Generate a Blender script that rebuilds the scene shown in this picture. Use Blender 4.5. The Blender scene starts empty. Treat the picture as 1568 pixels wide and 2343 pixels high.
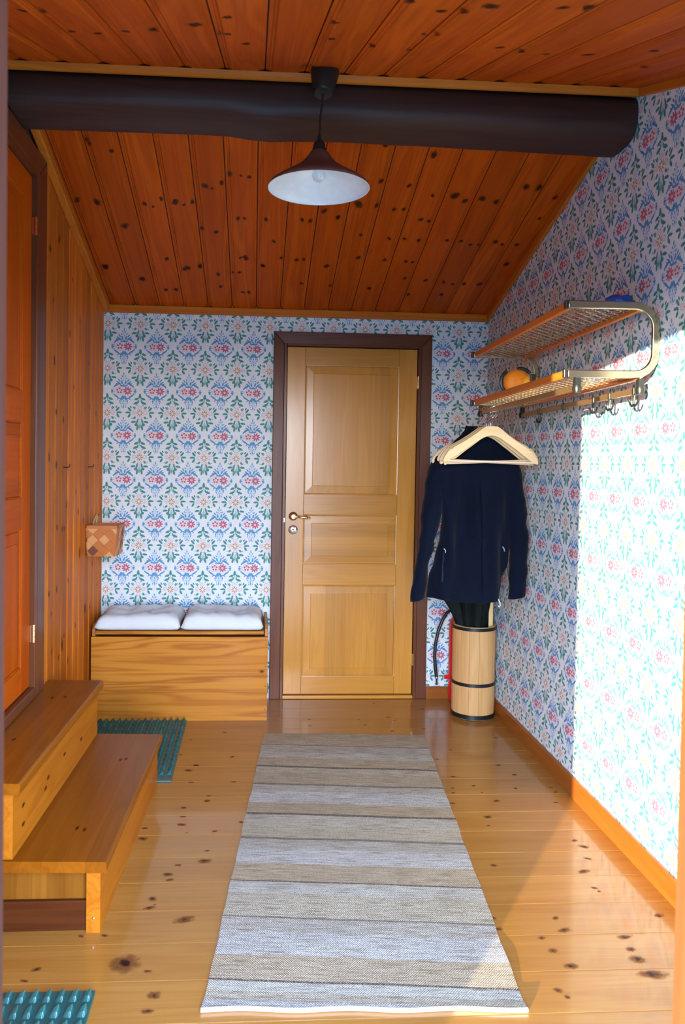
import bpy, bmesh, math, random
from mathutils import Vector, Matrix
random.seed(7)
S = bpy.context.scene
COL = S.collection
# ------------------------------------------------------------------ camera
D, XL, XR, CH = 4.6446, -0.894, 1.397, 1.4419
YAW, PITCH, ROLL, F = 0.0598, -0.0256, 0.0152, 1780.0
cd = bpy.data.cameras.new('camera'); cam = bpy.data.objects.new('camera', cd); COL.objects.link(cam)
fw = Vector((math.sin(YAW)*math.cos(PITCH), math.cos(YAW)*math.cos(PITCH), math.sin(PITCH)))
rt = Vector((math.cos(YAW), -math.sin(YAW), 0)); up = rt.cross(fw)
r2 = rt*math.cos(ROLL)+up*math.sin(ROLL); u2 = -rt*math.sin(ROLL)+up*math.cos(ROLL)
mw = Matrix((r2, u2, -fw)).transposed().to_4x4(); mw.translation = (0, 0, CH); cam.matrix_world = mw
cd.sensor_width = 36; cd.lens = F/2343*36; cd.shift_x = 94.31/2343; cd.shift_y = -75.47/2343
cd.clip_start = 0.02; cd.clip_end = 100
cd.dof.use_dof = True; cd.dof.focus_distance = 4.0; cd.dof.aperture_fstop = 6.0
S.camera = cam
# ------------------------------------------------------------------ sky, sun, exposure
w = bpy.data.worlds.new('world'); S.world = w; w.use_nodes = True
nt = w.node_tree; nt.nodes.clear()
tc = nt.nodes.new('ShaderNodeTexCoord'); sp = nt.nodes.new('ShaderNodeSeparateXYZ')
rp = nt.nodes.new('ShaderNodeValToRGB'); bg = nt.nodes.new('ShaderNodeBackground'); wo = nt.nodes.new('ShaderNodeOutputWorld')
mp = nt.nodes.new('ShaderNodeMapRange'); mp.inputs['From Min'].default_value = -1; mp.inputs['From Max'].default_value = 1
nt.links.new(tc.outputs['Generated'], sp.inputs[0]); nt.links.new(sp.outputs['Z'], mp.inputs['Value'])
nt.links.new(mp.outputs[0], rp.inputs[0]); nt.links.new(rp.outputs[0], bg.inputs[0]); nt.links.new(bg.outputs[0], wo.inputs[0])
SKY = [(0.0, (.040, .108, .175)), (0.48, (.048, .122, .200)), (0.5, (.86, .86, .85)), (0.57, (.54, .72, .96)), (1.0, (.14, .28, .64))]
while len(rp.color_ramp.elements) < len(SKY): rp.color_ramp.elements.new(.5)
for e, (p, c) in zip(rp.color_ramp.elements, SKY): e.position = p; e.color = (*c, 1)
bg.inputs[1].default_value = 40.0
sd = bpy.data.lights.new('sun', 'SUN'); sd.energy = 18; sd.color = (1.0, .86, .64); sd.angle = math.radians(.53)
sun = bpy.data.objects.new('sun', sd); COL.objects.link(sun)
sun.rotation_mode = 'QUATERNION'; sun.rotation_quaternion = Vector((1.681, 2.505, -.252)).to_track_quat('-Z', 'Y'); sun.location = (-3, -4, 3)
ad = bpy.data.lights.new('doorway_portal', 'AREA'); ad.shape = 'RECTANGLE'; ad.size = .80; ad.size_y = 2.055; ad.cycles.is_portal = True
po = bpy.data.objects.new('doorway_portal', ad); COL.objects.link(po); po.location = (.118, .74, 1.0275); po.rotation_euler = (math.radians(90), 0, 0)
S.view_settings.view_transform = 'Standard'; S.view_settings.look = 'None'; S.view_settings.gamma = 1
S.view_settings.use_curve_mapping = False; S.view_settings.exposure = 0.35
S.cycles.max_bounces = 10; S.cycles.diffuse_bounces = 7; S.cycles.use_denoising = True
S.cycles.sample_clamp_indirect = 8.0
# ------------------------------------------------------------------ materials
def lin(h):
    h = h.lstrip('#'); o = []
    for i in (0, 2, 4):
        c = int(h[i:i+2], 16)/255; o.append(c/12.92 if c <= .04045 else ((c+.055)/1.055)**2.4)
    return tuple(o)
class NT:
    def __init__(s, name):
        s.m = bpy.data.materials.new(name); s.m.use_nodes = True; s.t = s.m.node_tree; s.t.nodes.clear()
        s.out = s.n('ShaderNodeOutputMaterial'); s.b = s.n('ShaderNodeBsdfPrincipled'); s.l(s.b.outputs[0], s.out.inputs[0])
    def n(s, k, **kw):
        x = s.t.nodes.new(k)
        for a, v in kw.items(): setattr(x, a, v)
        return x
    def l(s, a, b): s.t.links.new(a, b)
    def math(s, op, a, b=None, c=None):
        x = s.n('ShaderNodeMath', operation=op)
        for i, v in enumerate((a, b, c)):
            if v is None: continue
            if isinstance(v, (int, float)): x.inputs[i].default_value = v
            else: s.l(v, x.inputs[i])
        return x.outputs[0]
    def vmul(s, v, k):
        x = s.n('ShaderNodeVectorMath', operation='MULTIPLY'); s.l(v, x.inputs[0]); x.inputs[1].default_value = k; return x.outputs[0]
    def noise(s, v, scale, detail=3, rough=.5, dist=0):
        x = s.n('ShaderNodeTexNoise'); s.l(v, x.inputs['Vector']); x.inputs['Scale'].default_value = scale
        x.inputs['Detail'].default_value = detail; x.inputs['Roughness'].default_value = rough; x.inputs['Distortion'].default_value = dist
        return x.outputs['Fac']
    def ramp(s, f, st, interp='LINEAR'):
        x = s.n('ShaderNodeValToRGB'); s.l(f, x.inputs[0]); x.color_ramp.interpolation = interp
        while len(x.color_ramp.elements) < len(st): x.color_ramp.elements.new(.5)
        for e, (p, c) in zip(x.color_ramp.elements, st):
            e.position = p; e.color = (*c, 1) if isinstance(c, tuple) else (c, c, c, 1)
        return x.outputs[0]
    def mix(s, f, a, b, mode='MIX'):
        x = s.n('ShaderNodeMix', data_type='RGBA', blend_type=mode)
        for i, v in ((0, f), (6, a), (7, b)):
            if isinstance(v, (int, float)): x.inputs[i].default_value = v
            elif isinstance(v, tuple): x.inputs[i].default_value = (*v, 1)
            else: s.l(v, x.inputs[i])
        return x.outputs[2]
    def bump(s, h, strength, dist=.002):
        x = s.n('ShaderNodeBump'); s.l(h, x.inputs['Height']); x.inputs['Strength'].default_value = strength; x.inputs['Distance'].default_value = dist
        s.l(x.outputs[0], s.b.inputs['Normal'])
def setp(b, col=None, rough=None, metal=None, coat=None, coatr=None, spec=None, sheen=None):
    if col is not None: b.inputs['Base Color'].default_value = (*col, 1)
    if rough is not None: b.inputs['Roughness'].default_value = rough
    if metal is not None: b.inputs['Metallic'].default_value = metal
    if coat is not None: b.inputs['Coat Weight'].default_value = coat
    if coatr is not None: b.inputs['Coat Roughness'].default_value = coatr
    if spec is not None: b.inputs['Specular IOR Level'].default_value = spec
    if sheen is not None: b.inputs['Sheen Weight'].default_value = sheen
CACHE = {}
def wood(key, axis, dark, mid, light, rough=.4, coat=0., coatr=.15, freq=1., vary=.12, strip=None, line=.35, mott=.5, spec=.3):
    k = (key, axis, strip)
    if k in CACHE: return CACHE[k]
    m = NT(key+'_'+axis)
    tc = m.n('ShaderNodeTexCoord'); oi = m.n('ShaderNodeObjectInfo')
    off = m.math('MULTIPLY', oi.outputs['Random'], 61.0)
    va = m.n('ShaderNodeVectorMath', operation='ADD'); m.l(tc.outputs['Object'], va.inputs[0]); m.l(off, va.inputs[1])
    i = 'XYZ'.index(axis)
    def st(a, c):
        v = [c, c, c]; v[i] = a; return m.vmul(va.outputs[0], tuple(v))
    n1 = m.noise(st(.55*freq, 9*freq), 1, 2, .5, .35)
    rings = m.math('SINE', m.math('MULTIPLY', n1, 60.0))
    rings = m.math('MULTIPLY_ADD', rings, .5, .5)
    rings = m.math('POWER', rings, 2.5)
    n2 = m.noise(st(3.5, 170), 1, 2, .6)
    n3 = m.noise(st(.8, 3), 1, 2, .5)
    base = m.ramp(n1, [(.25, mid), (.5, light), (.78, mid)])
    c = m.mix(m.math('MULTIPLY', rings, line), base, dark)
    c = m.mix(m.math('MULTIPLY', m.ramp(n3, [(.35, 0.), (.7, 1.)]), mott), c, mid)
    c = m.mix(m.math('MULTIPLY', m.ramp(n2, [(.45, 0.), (.75, 1.)]), .28), c, dark)
    hs = m.n('ShaderNodeHueSaturation'); m.l(c, hs.inputs['Color'])
    val = m.math('MULTIPLY_ADD', oi.outputs['Random'], vary*2, 1-vary)
    if strip:
        ax, wd = strip
        sx = m.n('ShaderNodeSeparateXYZ'); m.l(tc.outputs['Object'], sx.inputs[0])
        fl = m.math('FLOOR', m.math('DIVIDE', sx.outputs[ax], wd))
        wn = m.n('ShaderNodeTexWhiteNoise', noise_dimensions='1D'); m.l(m.math('ADD', fl, off), wn.inputs['W'])
        val = m.math('MULTIPLY', val, m.math('MULTIPLY_ADD', wn.outputs['Value'], .26, .85))
    m.l(val, hs.inputs['Value']); m.l(hs.outputs[0], m.b.inputs['Base Color'])
    setp(m.b, rough=rough, coat=coat, coatr=coatr, spec=spec)
    m.bump(n2, .12, .001)
    CACHE[k] = m.m; return m.m
def plain(name, col, rough=.5, metal=0., **kw):
    if name in CACHE: return CACHE[name]
    m = NT(name); tc = m.n('ShaderNodeTexCoord'); n = m.noise(tc.outputs['Object'], 38, 2)
    c = m.mix(n, tuple(x*.9 for x in col), tuple(min(1, x*1.08) for x in col)); m.l(c, m.b.inputs['Base Color'])
    setp(m.b, rough=rough, metal=metal, **kw); CACHE[name] = m.m; return m.m
def knot_mat(name, core, rim):
    m = NT(name); uv = m.n('ShaderNodeUVMap'); va = m.n('ShaderNodeVectorMath', operation='MULTIPLY_ADD')
    m.l(uv.outputs[0], va.inputs[0]); va.inputs[1].default_value = (2, 2, 0); va.inputs[2].default_value = (-1, -1, 0)
    ln = m.n('ShaderNodeVectorMath', operation='LENGTH'); m.l(va.outputs[0], ln.inputs[0])
    tc = m.n('ShaderNodeTexCoord'); ad_ = m.n('ShaderNodeVectorMath', operation='MULTIPLY_ADD'); m.l(tc.outputs['Object'], ad_.inputs[0]); ad_.inputs[1].default_value = (9, 9, 9); m.l(va.outputs[0], ad_.inputs[2]); nn = m.noise(ad_.outputs[0], 1.5, 3)
    r = m.math('ADD', ln.outputs['Value'], m.math('MULTIPLY_ADD', nn, 1.0, -.5))
    m.l(m.ramp(r, [(.15, core), (.45, rim)]), m.b.inputs['Base Color']); setp(m.b, rough=.4, spec=.1)
    tr = m.n('ShaderNodeBsdfTransparent'); mx = m.n('ShaderNodeMixShader')
    m.l(m.ramp(r, [(.38, 0.), (.62, .55), (.95, 1.)]), mx.inputs[0]); m.l(m.b.outputs[0], mx.inputs[1]); m.l(tr.outputs[0], mx.inputs[2]); m.l(mx.outputs[0], m.out.inputs[0])
    return m.m
PINE_C = ((.22, .027, .0006), (.40, .056, .0012), (.54, .098, .0035))       # varnished ceiling pine
PINE_L = ((.2520, .0450, .0027), (.4140, .0918, .0072), (.5400, .1575, .0144))         # wall cladding
PINE_F = ((.22, .066, .006), (.350, .142, .023), (.405, .182, .036))           # floor
PINE_D = ((.3652, .1162, .0116), (.4980, .2033, .0216), (.5644, .2490, .0332))           # doors, steps, chest
DARKW = ((.070, .017, .005), (.115, .031, .010), (.15, .046, .016))    # brown casings
BEAMW = ((.020, .008, .006), (.036, .014, .010), (.055, .024, .018))
REDW = ((.1760, .0400, .0040), (.2640, .0680, .0072), (.3200, .0920, .0112))          # baseboard
def W_ceil(a='X'): return wood('ceiling_pine', a, *PINE_C, rough=.5, vary=.10, spec=.10)
def W_left(a='X'): return wood('cladding_pine', a, *PINE_L, rough=.5, vary=.26, spec=.15)
def W_floor(a='X'): return wood('floor_pine', a, *PINE_F, rough=.34, coat=.6, coatr=.10, vary=.07, line=.22, mott=.35)
def W_door(a, strip=None): return wood('door_pine', a, *PINE_D, rough=.30, coat=.35, coatr=.2, vary=.06, strip=strip, line=.2)
def W_door2(a, strip=None): return wood('shaded_door_pine', a, (.26, .034, .0008), (.39, .060, .0016), (.46, .086, .003), rough=.5, coat=0, coatr=.25, spec=.06, vary=.05, strip=strip, line=.2)  # same pine as the other door, deeper orange painted for its dimmer light
def W_step(a, strip=None): return wood('step_pine', a, (.160, .034, .0012), (.235, .062, .0024), (.28, .085, .0045), rough=.33, coat=.12, spec=.15, coatr=.16, vary=.10, strip=strip, line=.3)
def W_riser(a): return wood('riser_pine', a, (.24, .046, .002), (.37, .108, .006), (.44, .145, .010), rough=.40, coat=.05, vary=.06, spec=.12, line=.3)
def W_chest(a): return wood('chest_pine', a, (.24, .046, .002), (.44, .150, .012), (.52, .200, .024), rough=.45, coat=.06, spec=.15, vary=.07, line=.62, freq=1.0)
def W_dark(a): return wood('brown_stain', a, *DARKW, rough=.36, coat=.12, coatr=.25, vary=.05, spec=.25)
def W_beam(a): return wood('beam_stain', a, *BEAMW, rough=.55, vary=.03, spec=.35)
def W_red(a): return wood('baseboard_pine', a, *REDW, rough=.38, coat=.2, vary=.04)
def W_trim(a): return wood('trim_pine', a, (.36, .075, .005), (.49, .130, .010), (.57, .175, .018), rough=.45, vary=.05, spec=.15)
K_CEIL = knot_mat('ceiling_knot', (.022, .008, .004), (.075, .020, .006))
K_WALL = knot_mat('cladding_knot', (.020, .006, .003), (.09, .022, .005))
K_FLOOR = knot_mat('floor_knot', (.030, .010, .005), (.20, .07, .022))
BLACK = plain('black_plastic', (.010, .014, .013), .38)
IRON = plain('black_iron', (.012, .015, .017), .42, .3)
BRASS = plain('brass', (.90, .70, .38), .20, 1.0)
CHROME = plain('chrome', (.86, .86, .88), .08, 1.0)
STEEL = plain('pale_steel', (.52, .45, .30), .24, 1.0)
BRONZE = plain('bronze_tube', (.40, .24, .10), .38, .8)
# ------------------------------------------------------------------ mesh helpers
class MB:
    def __init__(s): s.v = []; s.f = []; s.m = []; s.s = []; s.uv = {}
    def add(s, vs, fs, m=0, smooth=False):
        b = len(s.v); s.v += [tuple(v) for v in vs]
        for f in fs: s.f.append(tuple(b+i for i in f)); s.m.append(m); s.s.append(smooth)
        return s
    def box(s, x0, y0, z0, x1, y1, z1, m=0):
        if x0 > x1: x0, x1 = x1, x0
        if y0 > y1: y0, y1 = y1, y0
        if z0 > z1: z0, z1 = z1, z0
        return s.add([(x0, y0, z0), (x1, y0, z0), (x1, y1, z0), (x0, y1, z0), (x0, y0, z1), (x1, y0, z1), (x1, y1, z1), (x0, y1, z1)],
                     [(0, 3, 2, 1), (4, 5, 6, 7), (0, 1, 5, 4), (1, 2, 6, 5), (2, 3, 7, 6), (3, 0, 4, 7)], m)
    def prism(s, poly, lo, hi, axis='z', m=0, smooth=False):
        n = len(poly); a = 'xyz'.index(axis)
        ar = sum(poly[i][0]*poly[(i+1) % n][1]-poly[(i+1) % n][0]*poly[i][1] for i in range(n))
        if (ar < 0) != (axis == 'y'): poly = poly[::-1]
        def P(p, h):
            return (h, p[0], p[1]) if a == 0 else ((p[0], h, p[1]) if a == 1 else (p[0], p[1], h))
        vs = [P(p, lo) for p in poly]+[P(p, hi) for p in poly]
        s.add(vs, [tuple(range(n))[::-1], tuple(range(n, 2*n))], m)
        b = len(s.v)-2*n
        for i in range(n):
            j = (i+1) % n; s.f.append((b+i, b+j, b+n+j, b+n+i)); s.m.append(m); s.s.append(smooth)
        return s
    def tube(s, pts, r, n=8, m=0, caps=True, prof=None, upv=(0, 0, 1)):
        pts = [Vector(p) for p in pts]; N = len(pts); rr = r if isinstance(r, (list, tuple)) else [r]*N
        prof = prof or [(math.cos(2*math.pi*i/n), math.sin(2*math.pi*i/n)) for i in range(n)]; n = len(prof)
        vs = []; U = Vector(upv)
        for i, p in enumerate(pts):
            t = (pts[min(i+1, N-1)]-pts[max(i-1, 0)]).normalized()
            a = t.cross(U)
            if a.length < 1e-4: a = t.cross(Vector((1, 0, 0)) if abs(t.x) < .9 else Vector((0, 1, 0)))
            a.normalize(); b = a.cross(t).normalized(); U = b
            for c, d in prof: vs.append(p+a*(c*rr[i])+b*(d*rr[i]))
        fs = [(i*n+j, i*n+(j+1) % n, (i+1)*n+(j+1) % n, (i+1)*n+j) for i in range(N-1) for j in range(n)]
        if caps: fs += [tuple(range(n))[::-1], tuple((N-1)*n+j for j in range(n))]
        return s.add(vs, fs, m, True)
    def lathe(s, prof, n=32, c=(0, 0, 0), m=0, M=None):
        vs = []
        for r, z in prof:
            for i in range(n):
                a = 2*math.pi*i/n; v = Vector((r*math.cos(a), r*math.sin(a), z))
                vs.append((M @ v if M else v)+Vector(c))
        k = len(prof)
        fs = [(i*n+j, i*n+(j+1) % n, (i+1)*n+(j+1) % n, (i+1)*n+j) for i in range(k-1) for j in range(n)]
        if prof[0][0] > 1e-5: fs.append(tuple(range(n))[::-1])
        if prof[-1][0] > 1e-5: fs.append(tuple((k-1)*n+j for j in range(n)))
        return s.add(vs, fs, m, True)
    def loft(s, rings, m=0, caps=True, smooth=True):
        n = len(rings[0]); vs = [p for r in rings for p in r]; k = len(rings)
        fs = [(i*n+j, i*n+(j+1) % n, (i+1)*n+(j+1) % n, (i+1)*n+j) for i in range(k-1) for j in range(n)]
        if caps: fs += [tuple(range(n))[::-1], tuple((k-1)*n+j for j in range(n))]
        return s.add(vs, fs, m, smooth)
    def quad_uv(s, vs, m):
        b = len(s.v); s.v += [tuple(v) for v in vs]; s.uv[len(s.f)] = [(0, 0), (1, 0), (1, 1), (0, 1)]
        s.f.append((b, b+1, b+2, b+3)); s.m.append(m); s.s.append(False); return s
ORG = {}
def link(o, parent=None):
    COL.objects.link(o)
    if parent: o.parent = parent
    return o
def build(name, mb, mats, parent=None, world=True, bevel=0, sub=0, fix=True, weld=False, sharp=40):
    me = bpy.data.meshes.new(name); og = Vector(ORG.get(parent.name, (0, 0, 0))) if (parent and world) else Vector((0, 0, 0))
    vs = [tuple(Vector(v)-og) for v in mb.v] if og.length else mb.v
    me.from_pydata(vs, [], mb.f)
    if not isinstance(mats, (list, tuple)): mats = [mats]
    for m in mats: me.materials.append(m)
    me.polygons.foreach_set('material_index', mb.m); me.polygons.foreach_set('use_smooth', mb.s)
    if mb.uv:
        ul = me.uv_layers.new(name='UVMap')
        for fi, q in mb.uv.items():
            p = me.polygons[fi]
            for li, c in zip(p.loop_indices, q): ul.data[li].uv = c
    if fix:
        bm = bmesh.new(); bm.from_mesh(me)
        if weld: bmesh.ops.remove_doubles(bm, verts=bm.verts, dist=1e-5)
        bmesh.ops.recalc_face_normals(bm, faces=bm.faces); bm.to_mesh(me); bm.free()
    if any(mb.s): me.set_sharp_from_angle(angle=math.radians(sharp))
    me.update()
    o = bpy.data.objects.new(name, me); link(o, parent)
    ORG[o.name] = tuple(og)
    if bevel:
        b = o.modifiers.new('bevel', 'BEVEL'); b.width = bevel; b.segments = 2; b.limit_method = 'ANGLE'; b.angle_limit = math.radians(40)
    if sub:
        b = o.modifiers.new('sub', 'SUBSURF'); b.levels = sub; b.render_levels = sub
    return o
def tag(o, label=None, cat=None, group=None, kind=None):
    if label: o['label'] = label
    if cat: o['category'] = cat
    if group: o['group'] = group
    if kind: o['kind'] = kind
    return o
def empty(name, loc, label=None, cat=None, group=None, kind=None, rz=0):
    o = bpy.data.objects.new(name, None); o.location = loc; o.rotation_euler = (0, 0, rz); o.empty_display_size = .05; COL.objects.link(o)
    ORG[o.name] = tuple(loc); return tag(o, label, cat, group, kind)
def copy_tree(o, parent=None):
    c = o.copy(); COL.objects.link(c)
    if parent: c.parent = parent; c.matrix_parent_inverse = o.matrix_parent_inverse.copy()
    for ch in list(o.children): copy_tree(ch, c)
    return c
def arc(c, r, a0, a1, n, plane='xz', fixed=0):
    o = []
    for i in range(n+1):
        a = math.radians(a0+(a1-a0)*i/n); p, q = c[0]+r*math.cos(a), c[1]+r*math.sin(a)
        o.append((p, fixed, q) if plane == 'xz' else ((fixed, p, q) if plane == 'yz' else (p, q, fixed)))
    return o
# knots seen on the boards (place on the plane, size)
LOW = [(-0.727,3.108,1.7),(-0.793,3.158,1),(-0.702,3.233,1),(-0.693,3.257,0.8),(-0.61,3.296,1),(-0.562,3.074,1),(-0.504,3.128,0.7),(-0.47,3.097,1.7),(-0.381,3.127,1),(-0.317,3.125,1.7),(-0.224,3.101,1),(-0.104,3.157,1),(-0.071,3.154,1),(0.207,3.155,1),(0.251,3.159,1),(0.342,3.127,1.4),(-0.828,3.64,1.2),(-0.738,3.65,1.7),(-0.524,3.648,1.2),(-0.487,3.668,0.6),(-0.434,3.608,1),(-0.382,3.628,1.2),(-0.343,3.646,0.6),(-0.29,3.623,1.2),(-0.239,3.501,1.1),(-0.207,3.518,0.6),(-0.15,3.478,1),(-0.126,3.415,1),(-0.078,3.423,0.6),(-0.042,3.43,1),(-0.642,3.828,1.7),(-0.273,3.83,1),(-0.204,3.855,1),(-0.096,3.737,1),(-0.065,3.735,0.8),(0.037,3.738,1),(0.209,3.732,1),(0.248,3.737,1),(0.306,3.657,1.3),(0.376,3.703,1),(-0.804,4.209,1.7),(-0.473,4.112,1),(-0.389,4.208,1.2),(-0.299,4.174,1.5),(-0.626,4.323,1.7),(-0.213,4.252,1),(-0.144,4.229,0.7),(0.079,3.92,1),(-0.088,4.08,1),(-0.059,4.089,1),(0.029,4.151,1.2),(0.134,4.072,1),(0.202,4.085,1),(0.239,4.077,1),(0.365,4.136,1.3),(-0.512,4.435,1),(-0.455,4.429,1.2),(-0.081,4.439,1),(-0.048,4.437,1),(0.339,3.124,1.7),(0.402,3.144,1),(0.511,3.083,1),(0.515,3.197,1),(0.648,3.098,1),(0.596,3.172,1.3),(0.804,3.074,0.8),(0.91,3.123,1.2),(1.076,3.149,1),(0.728,3.244,1.5),(0.537,3.424,1.2),(0.666,3.449,1),(0.458,3.596,1.7),(0.559,3.599,1.2),(0.631,3.626,1),(0.676,3.622,1),(0.376,3.701,1),(0.787,3.513,0.8),(0.888,3.508,1.7),(0.944,3.543,1),(1.018,3.522,1.3),(1.089,3.543,1.2),(1.188,3.427,1.4),(1.265,3.431,1.7),(0.505,3.84,1),(0.65,3.862,1),(0.728,3.861,1),(0.8,3.871,1),(0.773,3.698,1),(0.814,3.709,1),(0.942,3.863,1),(1.014,3.865,1),(1.07,3.894,1),(1.119,3.894,1),(1.189,3.861,1.3),(1.229,3.883,1),(1.303,3.883,1),(1.335,3.657,1),(1.312,4.063,1.3),(0.522,4.045,1),(0.662,4.059,1),(0.776,4.068,1),(0.812,4.073,1),(0.805,4.235,1),(0.922,4.253,1.2),(1.026,4.264,1.3),(1.081,4.283,1),(1.143,4.279,1),(1.23,4.277,1.2),(1.347,3.495,1),(-0.809,4.211,1.4),(-0.63,4.325,1.6),(-0.37,4.195,1.2),(-0.3,4.178,1.2),(-0.097,4.225,1),(-0.067,4.069,1),(0.024,4.151,1),(0.244,4.323,1),(0.415,4.338,1),(-0.204,4.383,1),(0.626,4.356,1),(0.848,4.414,1),(1.047,4.403,1)]
UP = [(-0.383,1.765,1.7),(-0.584,1.972,1),(-0.548,1.969,1),(-0.052,1.703,1),(-0.122,1.677,1),(0.117,1.67,1.3),(-0.082,1.933,1),(-0.286,2.137,1.4),(-0.367,2.174,1),(-0.453,2.223,1.2),(-0.522,2.214,1),(-0.17,2.04,2),(-0.042,2.275,1.4),(-0.089,2.145,1),(0.181,1.936,1),(0.193,2.143,1),(-0.117,2.143,1),(0.38,1.55,1),(0.408,1.544,1),(0.303,1.678,1.3),(0.406,1.758,1),(0.454,1.759,1),(0.498,1.69,1.7),(0.421,2.019,0.8),(0.446,2.022,1),(0.441,2.253,1),(0.662,2.152,1.3),(0.732,2.202,1),(0.651,1.67,1),(0.721,1.661,1.7),(0.931,2.197,1.3),(1.075,2.096,1.3),(1.178,2.355,1),(0.314,2.223,1),(0.819,2.218,1)]
FLR = [(-0.176,3.294,1),(-0.182,3.249,1.7),(-0.155,2.833,0.8),(-0.161,2.759,2.4),(-0.076,3.445,1),(-0.09,3.731,1),(-0.14,4.069,1),(-0.258,3.621,1),(-0.035,3.054,1),(-0.135,2.983,1),(0.995,3.791,1),(0.925,3.476,1),(0.891,3.352,1),(0.88,3.302,1),(0.991,3.373,1.2),(0.963,3.072,1.7),(0.944,2.999,1),(0.872,2.698,1.4),(1.046,3.218,1.6),(0.852,3.201,1.3),(1.178,3.614,1.3),(1.277,3.953,1),(0.901,3.683,1),(1.215,3.49,1),(0.771,2.324,1.2),(0.771,2.38,1),(1.17,3.34,0.8),(1.008,3.303,0.7),(1.239,2.869,1.3),(1.256,2.821,1.6),(1.233,2.735,1.2),(1.178,2.643,2),(1.171,2.542,1),(1.178,2.521,0.7),(0.97,2.375,1),(0.972,2.308,2),(0.889,2.279,1.3),(0.899,2.214,1.3),(0.924,2.135,2.4),(1.147,2.283,2.4),(1.135,2.212,1.4),(1.132,2.166,2),(1.142,2.112,4.2),(0.847,2.044,1.2),(0.862,2.017,1),(1.309,2.377,1.2),(1.333,3.346,1),(1.336,3.293,1),(1.296,3.197,1),(1.171,3.347,0.7),(1.215,3.489,1),(-0.273,3.188,1.2),(-0.268,3.113,1),(-0.268,3.039,1.6),(-0.408,3.014,1.2),(-0.405,2.932,1.8),(-0.243,2.973,0.5),(-0.252,2.734,1),(-0.281,2.674,1.6),(-0.272,2.635,1.3),(-0.314,2.525,1.6),(-0.303,2.493,0.5),(-0.319,2.466,1.6),(-0.2,2.406,2.6),(-0.433,2.334,1),(-0.502,2.333,0.7),(-0.34,3.763,0.8),(-0.307,3.954,0.7),(-0.255,3.619,1.3),(-0.287,3.571,1.8),(-0.263,3.442,1),(-0.592,2.184,1.2),(-0.612,2.13,1),(-0.351,2.2,4.5),(-0.281,2.165,1),(-0.25,2.065,1.8),(-0.26,2.006,1.3),(0.321,4.267,1),(0.317,4.163,1),(0.595,4.263,1),(0.619,4.173,1),(0.766,4.284,1.3),(0.795,4.241,0.8),(0.992,4.436,1.3),(0.723,4.541,1),(0.925,4.113,1),(0.752,4.074,1)]
LW = [(3.429,1.436,1.3),(3.563,1.398,1.3),(3.367,1.397,1.3),(3.763,1.21,1.2),(4.012,1.158,1.1),(4.151,1.101,1.5),(3.587,1.113,1),(3.666,1.097,1),(3.716,1.098,1),(4.04,0.943,1.6),(3.801,0.841,1),(3.59,0.832,1.3),(3.455,0.835,1.3),(4.184,0.631,1.8),(4.299,0.616,1),(3.491,0.739,0.8),(3.682,0.556,1.8),(3.341,0.632,1.6),(3.635,0.507,1.2),(3.805,0.45,1.3),(3.506,0.569,1),(4.083,1.248,0.6),(4.358,0.845,1),(4.488,0.707,0.8),(4.52,1.438,1.2),(4.208,1.278,1),(3.951,1.261,0.8),(3.959,0.589,0.8),(3.356,1.014,1),(3.731,0.588,0.8),(3.588,2.413,1.3),(3.79,2.027,1.3),(3.539,1.863,1.7),(3.905,1.78,1.3),(3.498,2.123,1),(3.427,2.335,1.2),(4.273,1.708,1),(4.43,1.682,1),(3.556,1.637,1),(3.688,1.608,1.2),(4.231,1.935,0.8),(3.847,2.294,0.8),(4.023,2.121,0.8),(4.07,2.455,0.8)]
# ------------------------------------------------------------------ room
H0, S1, YR, ZR, S2 = 2.2826, .2838, 2.834, 2.7964, .3445
def zlow(y): return H0+S1*(D-y)
def zup(y): return ZR-S2*(YR-y)
OL, OU = .040, .030        # ceiling planes lie above the lower edges of the trims
YN = .90                   # inner face of the near wall
RK = random.Random(3)
def board(name, M, length, width, kind, mat, kmat, parent, knots):
    """one board: local X along the grain, Y across, +Z the face one sees"""
    mb = MB(); g, w = .0011, width
    if kind == 'clad':
        e, r = .020, .0060
        g = .0022; pr = [(g, -.015), (g, -r), (e-.008, -r), (e-.005, -r*.55), (e, -r*.55), (e+.005, 0), (w-e-.005, 0), (w-e, -r*.55), (w-e+.005, -r*.55), (w-e+.008, -r), (w-g, -r), (w-g, -.015)]
    elif kind == 'wall':
        e, r = .008, .0045
        pr = [(g, -.014), (g, -r), (e, -r), (e+.006, 0), (w-e-.006, 0), (w-e, -r), (w-g, -r), (w-g, -.014)]
    else:
        pr = [(.0004, -.02), (.0004, -.0012), (.0018, 0), (w-.0018, 0), (w-.0004, -.0012), (w-.0004, -.02)]
    mb.prism(pr, 0, length, 'x')
    for (a, b, s) in knots:
        if kind == 'plank':
            ru, rv = .0072*s*RK.uniform(.9, 1.4), .0052*s*RK.uniform(.8, 1.2)
        else:
            ru, rv = .0118*s*RK.uniform(.8, 1.3), .0082*s*RK.uniform(.8, 1.2)
        t = RK.uniform(-.5, .5); c, sn = math.cos(t), math.sin(t)
        b = min(max(b, .012), w-.012); q = []
        for du, dv in ((-1, -1), (1, -1), (1, 1), (-1, 1)):
            u_, v_ = du*ru*1.7, dv*rv*1.7
            q.append((min(max(a+u_*c-v_*sn, .002), length-.002), min(max(b+u_*sn+v_*c, .003), w-.003), .0006))
        mb.quad_uv(q, 1)
    o = build(name, mb, [mat, kmat], parent, world=False, fix=False)
    o.matrix_parent_inverse = parent.matrix_world.inverted() if parent else Matrix()
    o.matrix_local = (Matrix.Translation(-Vector(ORG[parent.name])) @ M) if parent else M
    return o
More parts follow.
